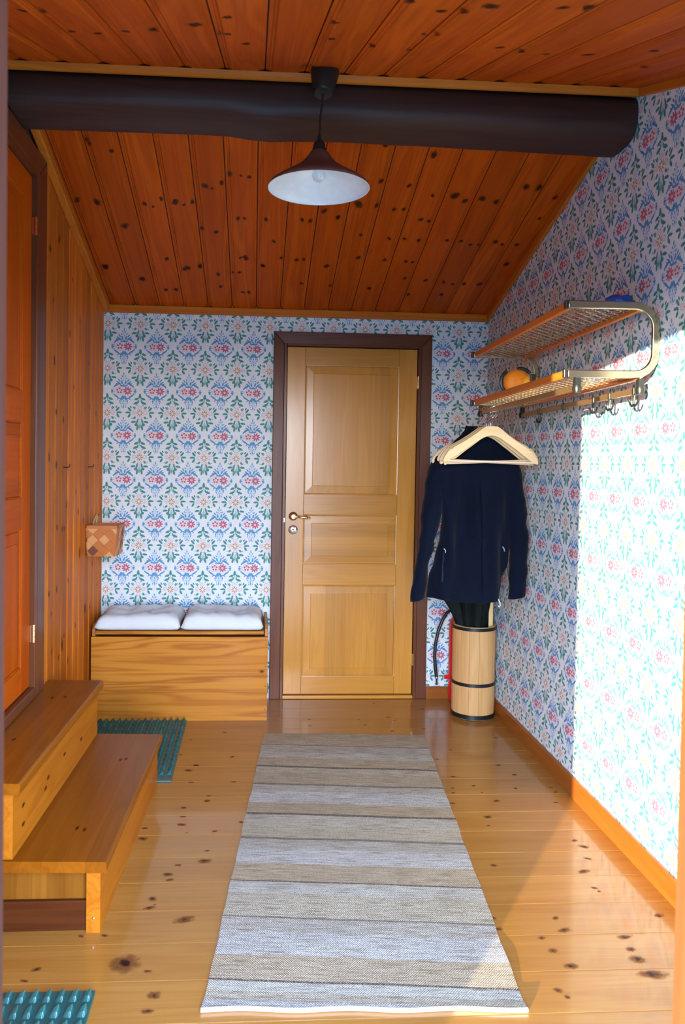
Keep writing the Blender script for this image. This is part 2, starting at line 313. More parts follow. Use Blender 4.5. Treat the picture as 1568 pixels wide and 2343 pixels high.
def frame(o, ux, uz):
    ux = Vector(ux).normalized(); uz = Vector(uz).normalized(); uy = uz.cross(ux)
    M = Matrix((ux, uy, uz)).transposed().to_4x4(); M.translation = o; return M
def lay(name, origin, ux, uz, length, width, n, kind, mat, kmat, parent, pts):
    """n boards side by side along uz x ux, each taking the knots that fall on it"""
    for k in range(n):
        M = frame(origin, ux, uz); uy = M.col[1].to_3d(); M.translation = Vector(origin)+uy*(k*width)
        inv = M.inverted(); kn = []
        for p, s in pts:
            q = inv @ Vector(p)
            if 0.02 < q.x < length-.02 and 0 <= q.y < width: kn.append((q.x, q.y, s))
        board(name, M, length, width, kind, mat, kmat, parent, kn)
# floor
floor = build('floor', MB().box(XL-.1, .70, -.12, XR+.1, D+.1, -.021), plain('subfloor', (.10, .06, .03), .8)); tag(floor, kind='structure')
y0 = 2.954-.166*13
lay('floor_plank', (XL, y0, 0), (1, 0, 0), (0, 0, 1), XR-XL, .166, 24, 'plank', W_floor('X'), K_FLOOR, floor, [((x, y, 0), s) for x, y, s in FLR])
# ceiling
ceil = MB()
ya = 2.86
ceil.prism([(D+.1, zlow(D+.1)+OL+.016), (ya, zlow(ya)+OL+.016), (ya, zlow(ya)+.14), (D+.1, zlow(D+.1)+.14)], XL-.12, XR+.12, 'x')
yb = 2.875
ceil.prism([(.70, zup(.70)+OU+.016), (yb, zup(yb)+OU+.016), (yb, zup(yb)+.14), (.70, zup(.70)+.14)], XL-.12, XR+.12, 'x')
ceiling = build('ceiling', ceil, plain('ceiling_back', (.05, .02, .01), .9)); tag(ceiling, kind='structure')
PW = .1414
ux = Vector((0, -1, S1)).normalized(); uz = Vector((0, -S1, -1)).normalized()
xs = -.712-PW*2; n = 17
lay('ceiling_board', (xs+PW*n, D, H0+OL), ux, uz, (D-2.87)*math.sqrt(1+S1*S1), PW, n, 'clad', W_ceil('X'), K_CEIL, ceiling, [((x, y, zlow(y)+OL), s) for x, y, s in LOW]) if uz.cross(ux).x < 0 else \
    lay('ceiling_board', (xs, D, H0+OL), ux, uz, (D-2.87)*math.sqrt(1+S1*S1), PW, n, 'clad', W_ceil('X'), K_CEIL, ceiling, [((x, y, zlow(y)+OL), s) for x, y, s in LOW])
ux = Vector((0, -1, -S2)).normalized(); uz = Vector((0, S2, -1)).normalized(); yt = 2.85
xs = -.69-PW*2
lay('ceiling_board', (xs+PW*n if uz.cross(ux).x < 0 else xs, yt, zup(yt)+OU), ux, uz, (yt-.75)*math.sqrt(1+S2*S2), PW, n, 'clad', W_ceil('X'), K_CEIL, ceiling, [((x, y, zup(y)+OU), s) for x, y, s in UP])
# ---- wallpaper: the printed motifs are flat faces of the wall's own mesh
BLUE, GREEN, RED, PINK, OCHRE, TINT, TINT2 = 1, 2, 3, 4, 5, 6, 7
MOT = []
def el(c, x, y, rx, ry, rot=0, mir=True, n=7, dz=0):
    if c == 1: rx, ry = rx*1.10+1, ry*1.10+1
    if c == 2: rx, ry = rx*1.16+1.5, ry*1.22+1.5
    for sgn in ((1, -1) if mir and abs(x) > .5 else (1,)):
        a = math.radians(rot)*sgn; q = []
        for i in range(n):
            t = 2*math.pi*i/n; px, py = rx*math.cos(t), ry*math.sin(t)
            q.append((sgn*x+px*math.cos(a)-py*math.sin(a), -(y+px*math.sin(a)+py*math.cos(a))))
        MOT.append((c, q, .0005+.00018*dz+len(MOT)*6e-6 if dz < 0 else .0006+(len(MOT) % 17)*2.2e-5))
# blue vase motif with two red roses (x right, y down, one unit = a 578th of the repeat)
el(TINT, -75, 0, 88, 82, mir=False, n=12, dz=-1); el(TINT, 66, 2, 92, 84, mir=False, n=12, dz=-1)
el(TINT2, 0, 0, 150, 110, n=12, dz=-2); el(TINT2, 0, 140, 80, 70, n=8, dz=-1); el(TINT2, 0, -140, 84, 62, n=8, dz=-1); el(TINT2, 0, -225, 26, 60, n=8, dz=-1); el(TINT2, 0, 230, 36, 70, n=8, dz=-1)
el(BLUE, 0, -296, 8, 26); el(BLUE, 26, -256, 7, 16, 25); el(BLUE, 46, -212, 8, 18, 35); el(BLUE, 18, -212, 5, 7, n=5); el(BLUE, 0, -240, 4, 10, n=5); el(BLUE, 0, -186, 5, 12, n=5)
el(BLUE, 80, -184, 10, 30, 38); el(BLUE, 33, -146, 14, 34, 14); el(BLUE, 92, -142, 10, 46, 58); el(BLUE, 78, -118, 8, 34, 62); el(BLUE, 118, -120, 7, 30, 66)
el(BLUE, 0, -92, 12, 26); el(BLUE, 34, -84, 34, 12, -10); el(BLUE, 0, -80, 34, 10)
el(BLUE, 122, -104, 17, 44, -55); el(BLUE, 160, -76, 12, 28, -38); el(BLUE, 92, -120, 9, 26, -68)
el(BLUE, 204, 8, 21, 20); el(BLUE, 204, -26, 20, 6, 10); el(BLUE, 204, 40, 20, 6, -10)
for t in (-20, 12, 46): el(BLUE, 168, t, 4, 9, n=5)
el(BLUE, 140, 92, 11, 52, 60); el(BLUE, 122, 112, 7, 42, 66); el(BLUE, 168, 74, 7, 26, 40)
el(BLUE, 26, 128, 13, 42, -8); el(BLUE, 0, 122, 9, 34); el(BLUE, 46, 140, 9, 44, -28); el(BLUE, 78, 138, 9, 34, 70); el(BLUE, 106, 148, 7, 20, -40)
el(BLUE, 66, 186, 9, 18, -12); el(BLUE, 40, 186, 5, 16, -10, n=5); el(BLUE, 60, 220, 7, 16, 10); el(BLUE, 0, 186, 6, 26); el(BLUE, 26, 226, 5, 12, n=5)
el(BLUE, 0, 240, 5, 18, n=5); el(BLUE, 0, 284, 9, 24); el(BLUE, 32, 296, 6, 16, 30); el(BLUE, 40, 256, 5, 12, n=5); el(BLUE, 0, 326, 4, 6, n=5)
for i in range(18):
    a = 2*math.pi*i/18; el(PINK, -75+72*math.cos(a), 70*math.sin(a), 8, 8, mir=False, n=5)
for i in range(10):
    a = 2*math.pi*i/10; el(PINK, -75+54*math.cos(a), 52*math.sin(a), 6, 6, mir=False, n=5)
for i in range(5):
    a = math.radians(-90+72*i); el(RED, -75+38*math.cos(a), 38*math.sin(a), 18, 20, math.degrees(a), mir=False)
el(RED, -75, 0, 8, 8, mir=False, n=5)
for i in range(9):
    a = math.radians(-80+40*i); el(RED, 66+49*math.cos(a), 4+47*math.sin(a), 34, 14.5, math.degrees(a)+12, mir=False)
el(BLUE, 66, 4, 7, 7, mir=False, n=5)
BM, MOT = MOT, []
# green sprig motif with an ochre flower
el(8, 0, -4, 130, 120, n=12, dz=-2); el(8, 0, 190, 60, 80, n=10, dz=-2); el(8, 0, -190, 56, 70, n=10, dz=-2); el(TINT, 0, 0, 56, 58, n=10, dz=-1)
for (x, y) in ((-95, -5), (95, -5), (0, -92), (0, 90)):
    el(TINT, x, y, 44, 42, mir=False, n=10, dz=-1)
    for i in range(9):
        a = 2*math.pi*i/9; el(PINK, x+32*math.cos(a), y+30*math.sin(a), 10, 9, mir=False, n=5)
    el(PINK, x, y, 7, 7, mir=False, n=5)
for i in range(8):
    a = math.radians(45*i); el(OCHRE, 40*math.cos(a), 42*math.sin(a), 23, 11, math.degrees(a), mir=False)
el(GREEN, 214, -8, 40, 14, 4); el(GREEN, 184, -66, 16, 40, 40); el(GREEN, 162, -104, 10, 20, 30); el(GREEN, 190, 52, 16, 32, -32); el(GREEN, 176, 6, 14, 8)
el(GREEN, 104, -88, 9, 28, 42); el(GREEN, 86, -100, 6, 24, 42, n=5); el(GREEN, 100, 84, 8, 27, -40); el(GREEN, 84, 90, 6, 24, -40, n=5); el(GREEN, 140, 92, 4, 14, -50, n=5)
el(GREEN, 2, -304, 17, 36, -8); el(GREEN, 56, -250, 34, 17, 18); el(GREEN, 84, -240, 14, 10, 35); el(GREEN, 66, -176, 44, 17, 22); el(GREEN, 100, -164, 14, 9, 35); el(GREEN, 28, -214, 10, 13, 20); el(GREEN, 52, -140, 6, 16, 50, n=5); el(GREEN, 0, -240, 3, 40, n=5); el(GREEN, 26, -280, 4, 7, n=5)
el(GREEN, 44, 152, 13, 40, -14); el(GREEN, 110, 160, 40, 15, 6); el(GREEN, 136, 166, 16, 11, 20); el(GREEN, 64, 208, 26, 22, 26); el(GREEN, 40, 262, 16, 40, -12); el(GREEN, 0, 220, 3, 80, 3, n=5); el(GREEN, 14, 216, 2.5, 50, 8, n=5)
GM = MOT
UU, UV_ = .19/578, .2608/790
WP = [plain('wallpaper_ground', (.745, .765, .775), .7), plain('print_blue', (.10, .28, .50), .7), plain('print_green', (.060, .25, .235), .7), plain('print_red', (.54, .12, .18), .7),
      plain('print_pink', (.70, .40, .41), .7), plain('print_ochre', (.52, .29, .11), .7), plain('print_blush', (.76, .73, .75), .7), plain('print_pale_blue', (.65, .73, .81), .7), plain('print_pale_green', (.71, .76, .77), .7)]
def wallpaper(mb, to3, u0, u1, v0, v1, ua, va, top=None, holes=(), mirror=1):
    """to3(u, v, lift) -> point on the wall; motifs repeat from the anchor (ua, va)"""
    for grp, du, dv in ((BM, 0, 0), (GM, .5, .5)):
        i0, i1 = math.floor((u0-ua)/.19)-1, math.ceil((u1-ua)/.19)+1; j0, j1 = math.floor((v0-va)/.2608)-1, math.ceil((v1-va)/.2608)+1
        for i in range(i0, i1+1):
            for j in range(j0, j1+1):
                cu, cv = ua+(i+du)*.19, va+(j+dv)*.2608
                if cu < u0-.13 or cu > u1+.13 or cv < v0-.15 or cv > v1+.15: continue
                if top and cv > top(cu)+.25: continue
                if any(a+.12 < cu < b-.12 and c+.14 < cv < d-.14 for a, b, c, d in holes): continue
                for c, q, dz in grp:
                    pts = [(cu+mirror*x*UU, cv+y*UV_) for x, y in q]
                    if all(p[0] < u0 for p in pts) or all(p[0] > u1 for p in pts) or all(p[1] < v0 for p in pts) or all(p[1] > v1 for p in pts): continue
                    mu = sum(p[0] for p in pts)/len(pts); mv = sum(p[1] for p in pts)/len(pts)
                    if top and mv > top(mu)+.02: continue
                    if any(a < mu < b and cc < mv < d for a, b, cc, d in holes): continue
                    pts = [(min(max(p[0], u0), u1), min(max(p[1], v0), v1)) for p in pts]
                    b = len(mb.v); mb.v += [to3(p[0], p[1], dz) for p in pts]
                    f = tuple(range(b, b+len(pts))); mb.f.append(f); mb.m.append(c); mb.s.append(False)
                for k in (0,):
                    x, y = cu+.095*mirror, cv
                    if u0 < x < u1 and v0 < y < v1 and not (top and y > top(x)) and not any(a < x < b and cc < y < d for a, b, cc, d in holes):
                        b = len(mb.v); mb.v += [to3(x+.0016*math.cos(t*1.257), y+.0016*math.sin(t*1.257), .0003) for t in range(5)]
                        mb.f.append(tuple(range(b, b+5))); mb.m.append(PINK); mb.s.append(False)
# back wall with the door opening
mb = MB(); DX0, DX1, DZ = .160, .994, 2.135
mb.box(XL-.1, D, -.05, DX0, D+.12, 2.62).box(DX1, D, -.05, XR+.1, D+.12, 2.62).box(DX0, D, DZ, DX1, D+.12, 2.62).box(DX0, D+.10, -.05, DX1, D+.12, DZ)
wallpaper(mb, lambda u, v, h: (u, D-h, v), XL, XR, .0, 2.33, -.397, .525, holes=((.10, 1.06, 0, 2.19),))
wb = build('wall_back', mb, WP, fix=False); tag(wb, kind='structure')
# right wall
mb = MB()
mb.box(XR, .70, -.05, XR+.12, D+.12, 3.0)
topf = lambda y: (zlow(y)+OL if y > YR else zup(y)+OU)
wallpaper(mb, lambda u, v, h: (XR-h, u, v), YN, D, .0, 2.86, 2.937, .525, top=topf, mirror=1)
wr = build('wall_right', mb, WP, fix=False); tag(wr, kind='structure')
# left wall: clad with boards, with the opening of the second door
LY0, LY1, LZ0, LZ1 = 2.365, 3.212, .457, 2.585
mb = MB(); x0, x1 = XL-.13, XL-.0145
mb.box(x0, .70, -.05, x1, LY0, 3.0).box(x0, LY1, -.05, x1, D+.12, 3.0).box(x0, LY0, LZ1, x1, LY1, 3.0).box(x0, LY0, -.05, x1, LY1, LZ0).box(x0-.02, LY0, LZ0, x0, LY1, LZ1)
wl = build('wall_left', mb, plain('wall_left_back', (.08, .04, .02), .9)); tag(wl, kind='structure')
PB = .1225
lay('wall_board', (XL, 4.6446, .0), (0, 0, 1), (1, 0, 0), 2.72, PB, 11, 'wall', W_left('X'), K_WALL, wl, [((XL, y, z), s) for y, z, s in LW])
lay('wall_board', (XL, LY0-.1, .0), (0, 0, 1), (1, 0, 0), 2.60, PB, 11, 'wall', W_left('X'), K_WALL, wl, [])
lay('wall_board', (XL, 3.30, .0), (0, 0, 1), (1, 0, 0), .45, PB, 8, 'wall', W_left('X'), K_WALL, wl, [])
# near wall with the doorway the photograph is taken through
JX0, JX1, JZ = -.284, .519, 2.055
mb = MB(); mb.box(XL-.12, .755, -.05, JX0-.03, YN, 2.6).box(JX1+.03, .755, -.05, XR+.1, YN, 2.6).box(JX0-.03, .755, JZ+.03, JX1+.03, YN, 2.6)
wf = build('wall_front', mb, plain('front_wall_paint', (.62, .62, .64), .7)); tag(wf, kind='structure')
JB = wood('jamb_shaded', 'Z', (.026, .009, .006), (.036, .013, .009), (.045, .017, .012), spec=.06); JB2 = wood('jamb_sunlit', 'Z', (.11, .030, .007), (.15, .042, .010), (.18, .052, .014), spec=.05)  # shade and sunlight put into the jamb colours: left darkened, right brightened
d3 = empty('door_3', (.118, .83, 0), kind='structure')
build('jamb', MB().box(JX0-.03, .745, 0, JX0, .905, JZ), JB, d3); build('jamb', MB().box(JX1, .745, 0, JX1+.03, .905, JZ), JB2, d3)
build('lintel', MB().box(JX0-.03, .745, JZ, JX1+.03, .905, JZ+.03), W_red('X'), d3)
build('threshold', MB().box(JX0, .745, 0, JX1, .80, .018), W_dark('X'), d3, bevel=.004)
# trims and baseboards
def trim(name, mb, mat, bevel=.004): tag(build(name, mb, mat, bevel=bevel), kind='structure')
t = .022
trim('trim_1', MB().prism([(D, H0), (D, zlow(D)+OL-.0003), (D-t, zlow(D-t)+OL-.0003), (D-t, H0+.004)], XL, XR, 'x'), W_trim('X'))
def slope_trim(name, xa, xb, y0, y1, zf, o, drop=0.):
    trim(name, MB().prism([(y0, zf(y0)-drop), (y1, zf(y1)-drop), (y1, zf(y1)+o+.003), (y0, zf(y0)+o+.003)], xa, xb, 'x'), W_trim('Y'))
slope_trim('trim_2', XL, XL+.035, 2.88, D-t, zlow, OL, .004)
slope_trim('trim_3', XR-.018, XR, 2.88, D-t, zlow, OL)
slope_trim('trim_4', XR-.018, XR, .90, 2.80, zup, OU)
slope_trim('trim_5', XL, XL+.018, .90, 2.80, zup, OU)
trim('trim_6', MB().prism([(2.823, 2.793), (2.823, zup(2.823)+OU-.0003), (2.797, zup(2.797)+OU-.0003), (2.803, 2.800), (2.813, 2.793)], XL, XR, 'x'), W_trim('X'), 0)
trim('baseboard_right', MB().prism([(XR-.014, 0), (XR, 0), (XR, .087), (XR-.010, .087), (XR-.014, .080)], YN, D, 'y'), W_red('Y'), 0)
trim('baseboard_back', MB().prism([(D, 0), (D-.014, 0), (D-.014, .066), (D-.010, .073), (D, .073)], 1.056, XR-.0145, 'x'), W_red('X'), 0)
# ------------------------------------------------------------------ doors
def door(name, loc, rz, W, H, z0, rev_, casw, top_cas, handle, bot):
    r = empty(name, loc, kind='structure', rz=rz)
    def B(n, mb, mat, parent=r, bevel=0, **k): return build(n, mb, mat, parent, world=False, bevel=bevel, **k)
    yf, yk = .006, .046; k = H/2.085; W_door = globals()['W_door'] if handle else W_door2
    st = .108; z = lambda v: z0+(v-.025)*k
    B('stile', MB().box(0, yf, z0, st, yk, z0+H), W_door('Z'), bevel=.0015); B('stile', MB().box(W-st, yf, z0, W, yk, z0+H), W_door('Z'), bevel=.0015)
    for a, b in ((.025, .130), (.686, .810), (1.110, 1.232), (2.006, 2.11)):
        B('rail', MB().box(st+.0006, yf, z(a), W-st-.0006, yk, z(b)), W_door('X'), bevel=.0015)
    for (a, b, ax) in ((.130, .686, 'Z'), (.810, 1.110, 'X'), (1.232, 2.006, 'Z')):
        x0, x1, a, b = st, W-st, z(a), z(b); g = .010; bw = .042
        def ring(dx, y): return [(x0+dx, y, a+dx), (x1-dx, y, a+dx), (x1-dx, y, b-dx), (x0+dx, y, b-dx)]
        rings = [ring(.0, yf+.004), ring(.005, yf+.005), ring(g-.003, yf+.011), ring(g-.0005, yf+.011), ring(g, yf+.0065), ring(g+bw-.003, yf+.0045), ring(g+bw, yf+.004), ring(g+bw+.001, yf+.0015)]
        mb = MB(); mb.loft(rings, caps=False, smooth=False); n = len(mb.v); mb.f.append((n-4, n-3, n-2, n-1)); mb.m.append(0); mb.s.append(False)
        mb.box(x0, yf+.02, a, x1, yf+.03, b)
        B('panel', mb, W_door(ax, strip=(0, .062) if ax == 'Z' else (2, .075)), fix=False)
    c0, c1 = -rev_, W+rev_; ct = z0+H+rev_*.7; th = -.020
    prof = lambda s: [(c0-casw if s < 0 else c1, 0)]
    for s in (-1, 1):
        xo, xi = (c0-casw, c0) if s < 0 else (c1+casw, c1)
        mb = MB(); mb.add([(xi, -.001, bot), (xo, -.001, bot), (xo, -.001, ct+top_cas), (xi, -.001, ct), (xi, th+.004, bot), (xo, th, bot), (xo, th, ct+top_cas), (xi, th+.004, ct)],
                          [(0, 1, 2, 3), (4, 7, 6, 5), (0, 4, 5, 1), (1, 5, 6, 2), (2, 6, 7, 3), (3, 7, 4, 0)])
        B('casing', mb, W_dark('Z'), bevel=.004)
        xq = -rev_ if s < 0 else W+.003
        B('jamb', MB().box(xq, -.016, bot, xq+rev_-.003, .10, ct), W_dark('Z'), bevel=.002)
    mb = MB(); mb.add([(c0, -.001, ct), (c1, -.001, ct), (c1+casw, -.001, ct+top_cas), (c0-casw, -.001, ct+top_cas), (c0, th+.004, ct), (c1, th+.004, ct), (c1+casw, th, ct+top_cas), (c0-casw, th, ct+top_cas)],
                      [(0, 3, 2, 1), (4, 5, 6, 7), (0, 1, 5, 4), (1, 2, 6, 5), (2, 3, 7, 6), (3, 0, 4, 7)])
    B('casing', mb, W_dark('X'), bevel=.004)
    B('jamb', MB().box(.0, -.016, z0+H+.004, W, .10, ct), W_dark('X'))
    B('threshold', MB().box(-.004, -.018, bot+.002, W+.004, .08, z0-.004), W_door('X') if handle else W_dark('X'), bevel=.003)
    for hz in ((.10*H+z0+.005, .905*H+z0) if handle else (.105*H+z0, .905*H+z0)):
        mb = MB()
        for q in range(3): mb.tube([(W+.0035, -.010, hz-.036+q*.0245), (W+.0035, -.010, hz-.013+q*.0245)], .0065, 10)
        mb.box(W-.002, -.003, hz-.034, W+.010, .004, hz+.034)
        B('hinge', mb, BRASS)
    if handle:
        hx, hz = .047, z0+1.074
        mb = MB(); MR = Matrix.Rotation(math.radians(90), 4, 'X')
        mb.lathe([(.0265, 0), (.0265, .003), (.022, .008), (.015, .010), (.013, .016), (.010, .020), (.010, .040), (.013, .046), (.012, .052), (0, .053)], 28, (hx, yf, hz), M=MR)
        rose = B('door_handle', mb, BRASS)
        mb = MB(); yl = yf-.044
        mb.tube([(hx-.004, yl, hz), (hx+.018, yl-.001, hz), (hx+.030, yl-.002, hz-.001), (hx+.034, yl-.002, hz-.001), (hx+.038, yl-.002, hz-.001), (hx+.055, yl-.002, hz-.003), (hx+.075, yl-.001, hz-.005), (hx+.084, yl, hz-.006), (hx+.088, yl, hz-.006), (hx+.092, yl, hz-.007), (hx+.099, yl, hz-.007), (hx+.102, yl, hz-.007)],
                [.0075, .0065, .0065, .009, .0062, .0075, .0115, .0085, .0055, .0055, .0075, .002], 12)
        B('lever', mb, BRASS, parent=rose)
        mb = MB(); mb.lathe([(.0275, 0), (.0275, .003), (.024, .006), (0, .0065)], 28, (hx, yf, hz-.081), M=MR)
        lk = B('lock_plate', mb, plain('lock_chrome', (.80, .84, .80), .22, 1.0)); lk['label'] = 'round chrome lock rosette'
        mb = MB(); mb.lathe([(.006, .0), (.006, .0012), (.0, .0014)], 12, (hx, yf-.0062, hz-.079), M=MR)
        for sx in (-.015, .016): mb.lathe([(.0032, 0), (.0032, .001), (0, .0012)], 10, (hx+sx, yf-.0060, hz-.089), M=MR)
        B('keyhole', mb, plain('dark_keyhole', (.10, .14, .13), .5), parent=lk)
        B('strike_plate', MB().box(-.010, -.0165, hz-.034, -.004, -.0155, hz-.010), CHROME)
    return r
door('door_1', (.186, D, 0), 0, .782, 2.085, .025, .020, .064, .072, True, 0.0)
door('door_2', (XL, 2.395, .457), math.radians(90), .785, 2.040, .050, .034, .098, .082, False, .002)
# ------------------------------------------------------------------ beam
def sup(a, n): c, s = math.cos(a), math.sin(a); return math.copysign(abs(c)**(2/n), c), math.copysign(abs(s)**(2/n), s)
ks = [(-.890, 2.793, 2.668), (-.5, 2.791, 2.672), (-.20, 2.790, 2.674), (-.12, 2.791, 2.671), (-.03, 2.792, 2.659), (.04, 2.793, 2.654), (.14, 2.793, 2.660), (.3, 2.793, 2.664), (.6, 2.792, 2.662), (.9, 2.791, 2.657), (1.2, 2.789, 2.651), (1.393, 2.785, 2.646)]
ks = [(a, b+.034, c) for a, b, c in ks]
rings = []
for i in range(60):
    x = -.890+(1.393+.890)*i/59
    for q in range(len(ks)-1):
        if ks[q][0] <= x <= ks[q+1][0]+1e-6: break
    f = min(1, max(0, (x-ks[q][0])/(ks[q+1][0]-ks[q][0]))); f = f*f*(3-2*f); zt = ks[q][1]+(ks[q+1][1]-ks[q][1])*f; zb = ks[q][2]+(ks[q+1][2]-ks[q][2])*f
    r = []
    for j in range(28):
        a = 2*math.pi*j/28; c, s_ = sup(a, 3.0); wob = 1+.012*math.sin(3*a+x*5)+.008*math.sin(x*17+a)
        r.append((x, 2.955+.131*c*wob, (zt+zb)/2+(zt-zb)/2*s_))
    rings.append(r)
beam = build('ceiling_beam', MB().loft(rings), W_beam('X')); tag(beam, 'dark brown hewn log beam running across under the roof ridge', 'beam')
# ------------------------------------------------------------------ pendant lamp
lampx, lampy = .2045, 2.70
lamp = empty('pendant_lamp', (lampx, lampy, zup(lampy)+OU), 'white saucer shaped pendant lamp on a black cord below the beam', 'lamp')
tilt = Matrix.Rotation(-math.atan(S2)*.9, 4, 'X') @ Matrix.Rotation(math.radians(5), 4, 'Y')
ctop = Vector((lampx+.016, 2.678, zup(2.678)+OU-.004))
build('canopy', MB().lathe([(.0, 0), (.046, -.0), (.049, -.010), (.046, -.030), (.034, -.092), (.029, -.098), (.006, -.100), (0, -.100)], 28, ctop, M=tilt), BLACK, lamp)
cb = ctop+tilt @ Vector((0, 0, -.100))
build('cord', MB().tube([cb+Vector((0, 0, .004)), cb+Vector((-.001, 0, -.03)), (lampx, cb.y, 2.60), (lampx-.002, cb.y, 2.528)], .0034, 8), BLACK, lamp)
ly = cb.y; lx = lampx-.002; k = ly/2.70
build('socket', MB().lathe([(.0, 2.540), (.005, 2.538), (.0065, 2.524), (.011, 2.516), (.018, 2.509), (.0205, 2.500), (.0205, 2.491), (.024, 2.489), (.0245, 2.482), (.0, 2.482)], 24, (lx, ly, 0)), BLACK, lamp)
sh_o = [(.0215, 2.4845), (.030, 2.478), (.043, 2.459), (.064, 2.436), (.100, 2.412), (.140, 2.388), (.166, 2.370), (.1715, 2.362), (.172, 2.357)]
sh_i = [(.1695, 2.357), (.1685, 2.362), (.163, 2.3685), (.138, 2.385), (.099, 2.408), (.062, 2.432), (.041, 2.455), (.028, 2.474), (.020, 2.479)]
mb = MB(); n0 = 48
mb.lathe(sh_o, n0, (lx, ly, 0), 0); mb.f = mb.f[:-2]; mb.m = mb.m[:-2]; mb.s = mb.s[:-2]
b0 = len(mb.v); mb.lathe(sh_i, n0, (lx, ly, 0), 1); mb.f = mb.f[:-2]; mb.m = mb.m[:-2]; mb.s = mb.s[:-2]
for j in range(n0):
    a_, c_ = b0-n0+j, b0-n0+(j+1) % n0; mb.f.append((a_, c_, b0+(j+1) % n0, b0+j)); mb.m.append(1); mb.s.append(True)
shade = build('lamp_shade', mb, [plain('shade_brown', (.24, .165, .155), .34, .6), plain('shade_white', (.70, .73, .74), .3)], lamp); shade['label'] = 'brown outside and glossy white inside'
mg = NT('bulb_glass'); setp(mg.b, (.85, .87, .88), .06); mg.b.inputs['Transmission Weight'].default_value = .55
build('bulb', MB().lathe([(0, 2.380), (.010, 2.3815), (.018, 2.387), (.0225, 2.396), (.0225, 2.404), (.017, 2.418), (.0125, 2.432), (.0125, 2.470), (0, 2.470)], 20, (lx, ly, 0)), mg.m, lamp)
# ------------------------------------------------------------------ steps below the left door
P0, P1 = Vector((-.449, 2.349)), Vector((-.411, 3.425)); dv = (P1-P0).normalized(); lv = Vector((-dv.y, dv.x))
def sxy(a, t): p = P0+dv*t-lv*a; return (p.x, p.y)     # a: towards the room, t: along
LEN = (P1-P0).length
steps = empty('wooden_steps', (-.66, 2.9, 0), 'varnished pine steps leading up to the door on the left', 'steps')
def quad(a0, a1, t0, t1): return [sxy(a0, t0), sxy(a1, t0), sxy(a1, t1), sxy(a0, t1)]
Z1, Z2, TT = .220, .457, .034
SK = [(-.566, 2.56, Z1), (-.540, 2.55, Z1), (-.524, 3.14, Z1), (-.504, 3.15, Z1), (-.81, 3.19, Z2), (-.76, 3.20, Z2), (-.82, 2.72, Z2)]
def knots_on(mb, a0, a1, z):
    for k, (x, y, zk) in enumerate(SK):
        d = Vector((x, y))-P0; a, t = -d.dot(lv), d.dot(dv)
        if zk == z and a0+.006 < a < a1-.006:
            mb.quad_uv([(*sxy(a+da, t+dt), z+.0005) for da, dt in ((-.007, -.018), (.007, -.018), (.007, .018), (-.007, .018))], 1)
    return mb
def riser(a0, a1, t0, z0, z1, kn):
    mb = MB().prism(quad(a0, a1, t0, LEN), z0, z1)
    for t, z in kn:
        mb.quad_uv([(*sxy(a1+.0005, t+dt), z+dz_) for dt, dz_ in ((-.020, -.009), (.020, -.009), (.020, .009), (-.020, .009))], 1)
    return build('riser', mb, [W_riser('Y'), K_WALL], steps, fix=False)
riser(-.042, 0, 0, .0, Z1-TT, [])
riser(-.305, -.265, .004, Z1+.001, Z2-TT, [(.10, .345), (.10, .285), (.33, .30), (.36, .325), (.56, .33), (.80, .30)])
def tread(aL, aR, z, n, wl=None):
    for i in range(n):
        a0 = aL+(aR-aL)*i/n; a1 = aL+(aR-aL)*(i+1)/n; mb = MB()
        if i < n-1:
            q = quad(a0+.0001, a1-.0001, -.006, LEN+.006)
            if wl is not None and i == 0: q[0] = (wl, q[0][1]); q[3] = (wl, q[3][1])
            mb.prism(q, z-TT, z)
        else:
            r = .007; pf = [(a0+.0001, z-TT), (a1-r, z-TT), (a1-.002, z-TT+.002), (a1, z-TT+r), (a1, z-r), (a1-.002, z-.002), (a1-r, z), (a0+.0001, z)]
            mb.loft([[(*sxy(a, t), h) for a, h in pf] for t in (-.006, LEN+.006)], smooth=False)
        build('tread_plank', knots_on(mb, a0, a1, z), [W_step('Y'), K_WALL], steps)
tread(-.440, .020, Z1, 7, XL+.001); tread(-.440, -.241, Z2, 3, XL+.001)
build('end_panel', MB().prism([(XL+.001, 2.378), sxy(-.043, .027), sxy(-.043, .045), (XL+.001, 2.396)], .0, Z1-TT-.001), wood('step_end_pine', 'Z', (.12, .034, .003), (.185, .062, .006), (.225, .085, .010), strip=(0, .05), spec=.1), steps)
build('end_panel', MB().prism([(XL+.001, 2.362), sxy(-.306, .012), sxy(-.306, .030), (XL+.001, 2.380)], Z1+.001, Z2-TT-.001), W_step('Z'), steps)
build('skirting', MB().prism([(XL+.001, 2.360), sxy(-.044, .012), sxy(-.044, .0265), (XL+.001, 2.3775)], .0, .092), wood('skirting_stain', 'X', (.035, .008, .002), (.060, .014, .003), (.085, .022, .005), spec=.12), steps, bevel=.003)
build('screw', MB().lathe([(.004, 0), (.004, .0012), (0, .002)], 12, (*[c for c in sxy(-.021, -.0002)], .045), M=Matrix.Rotation(math.radians(90), 4, 'X')), CHROME, steps)
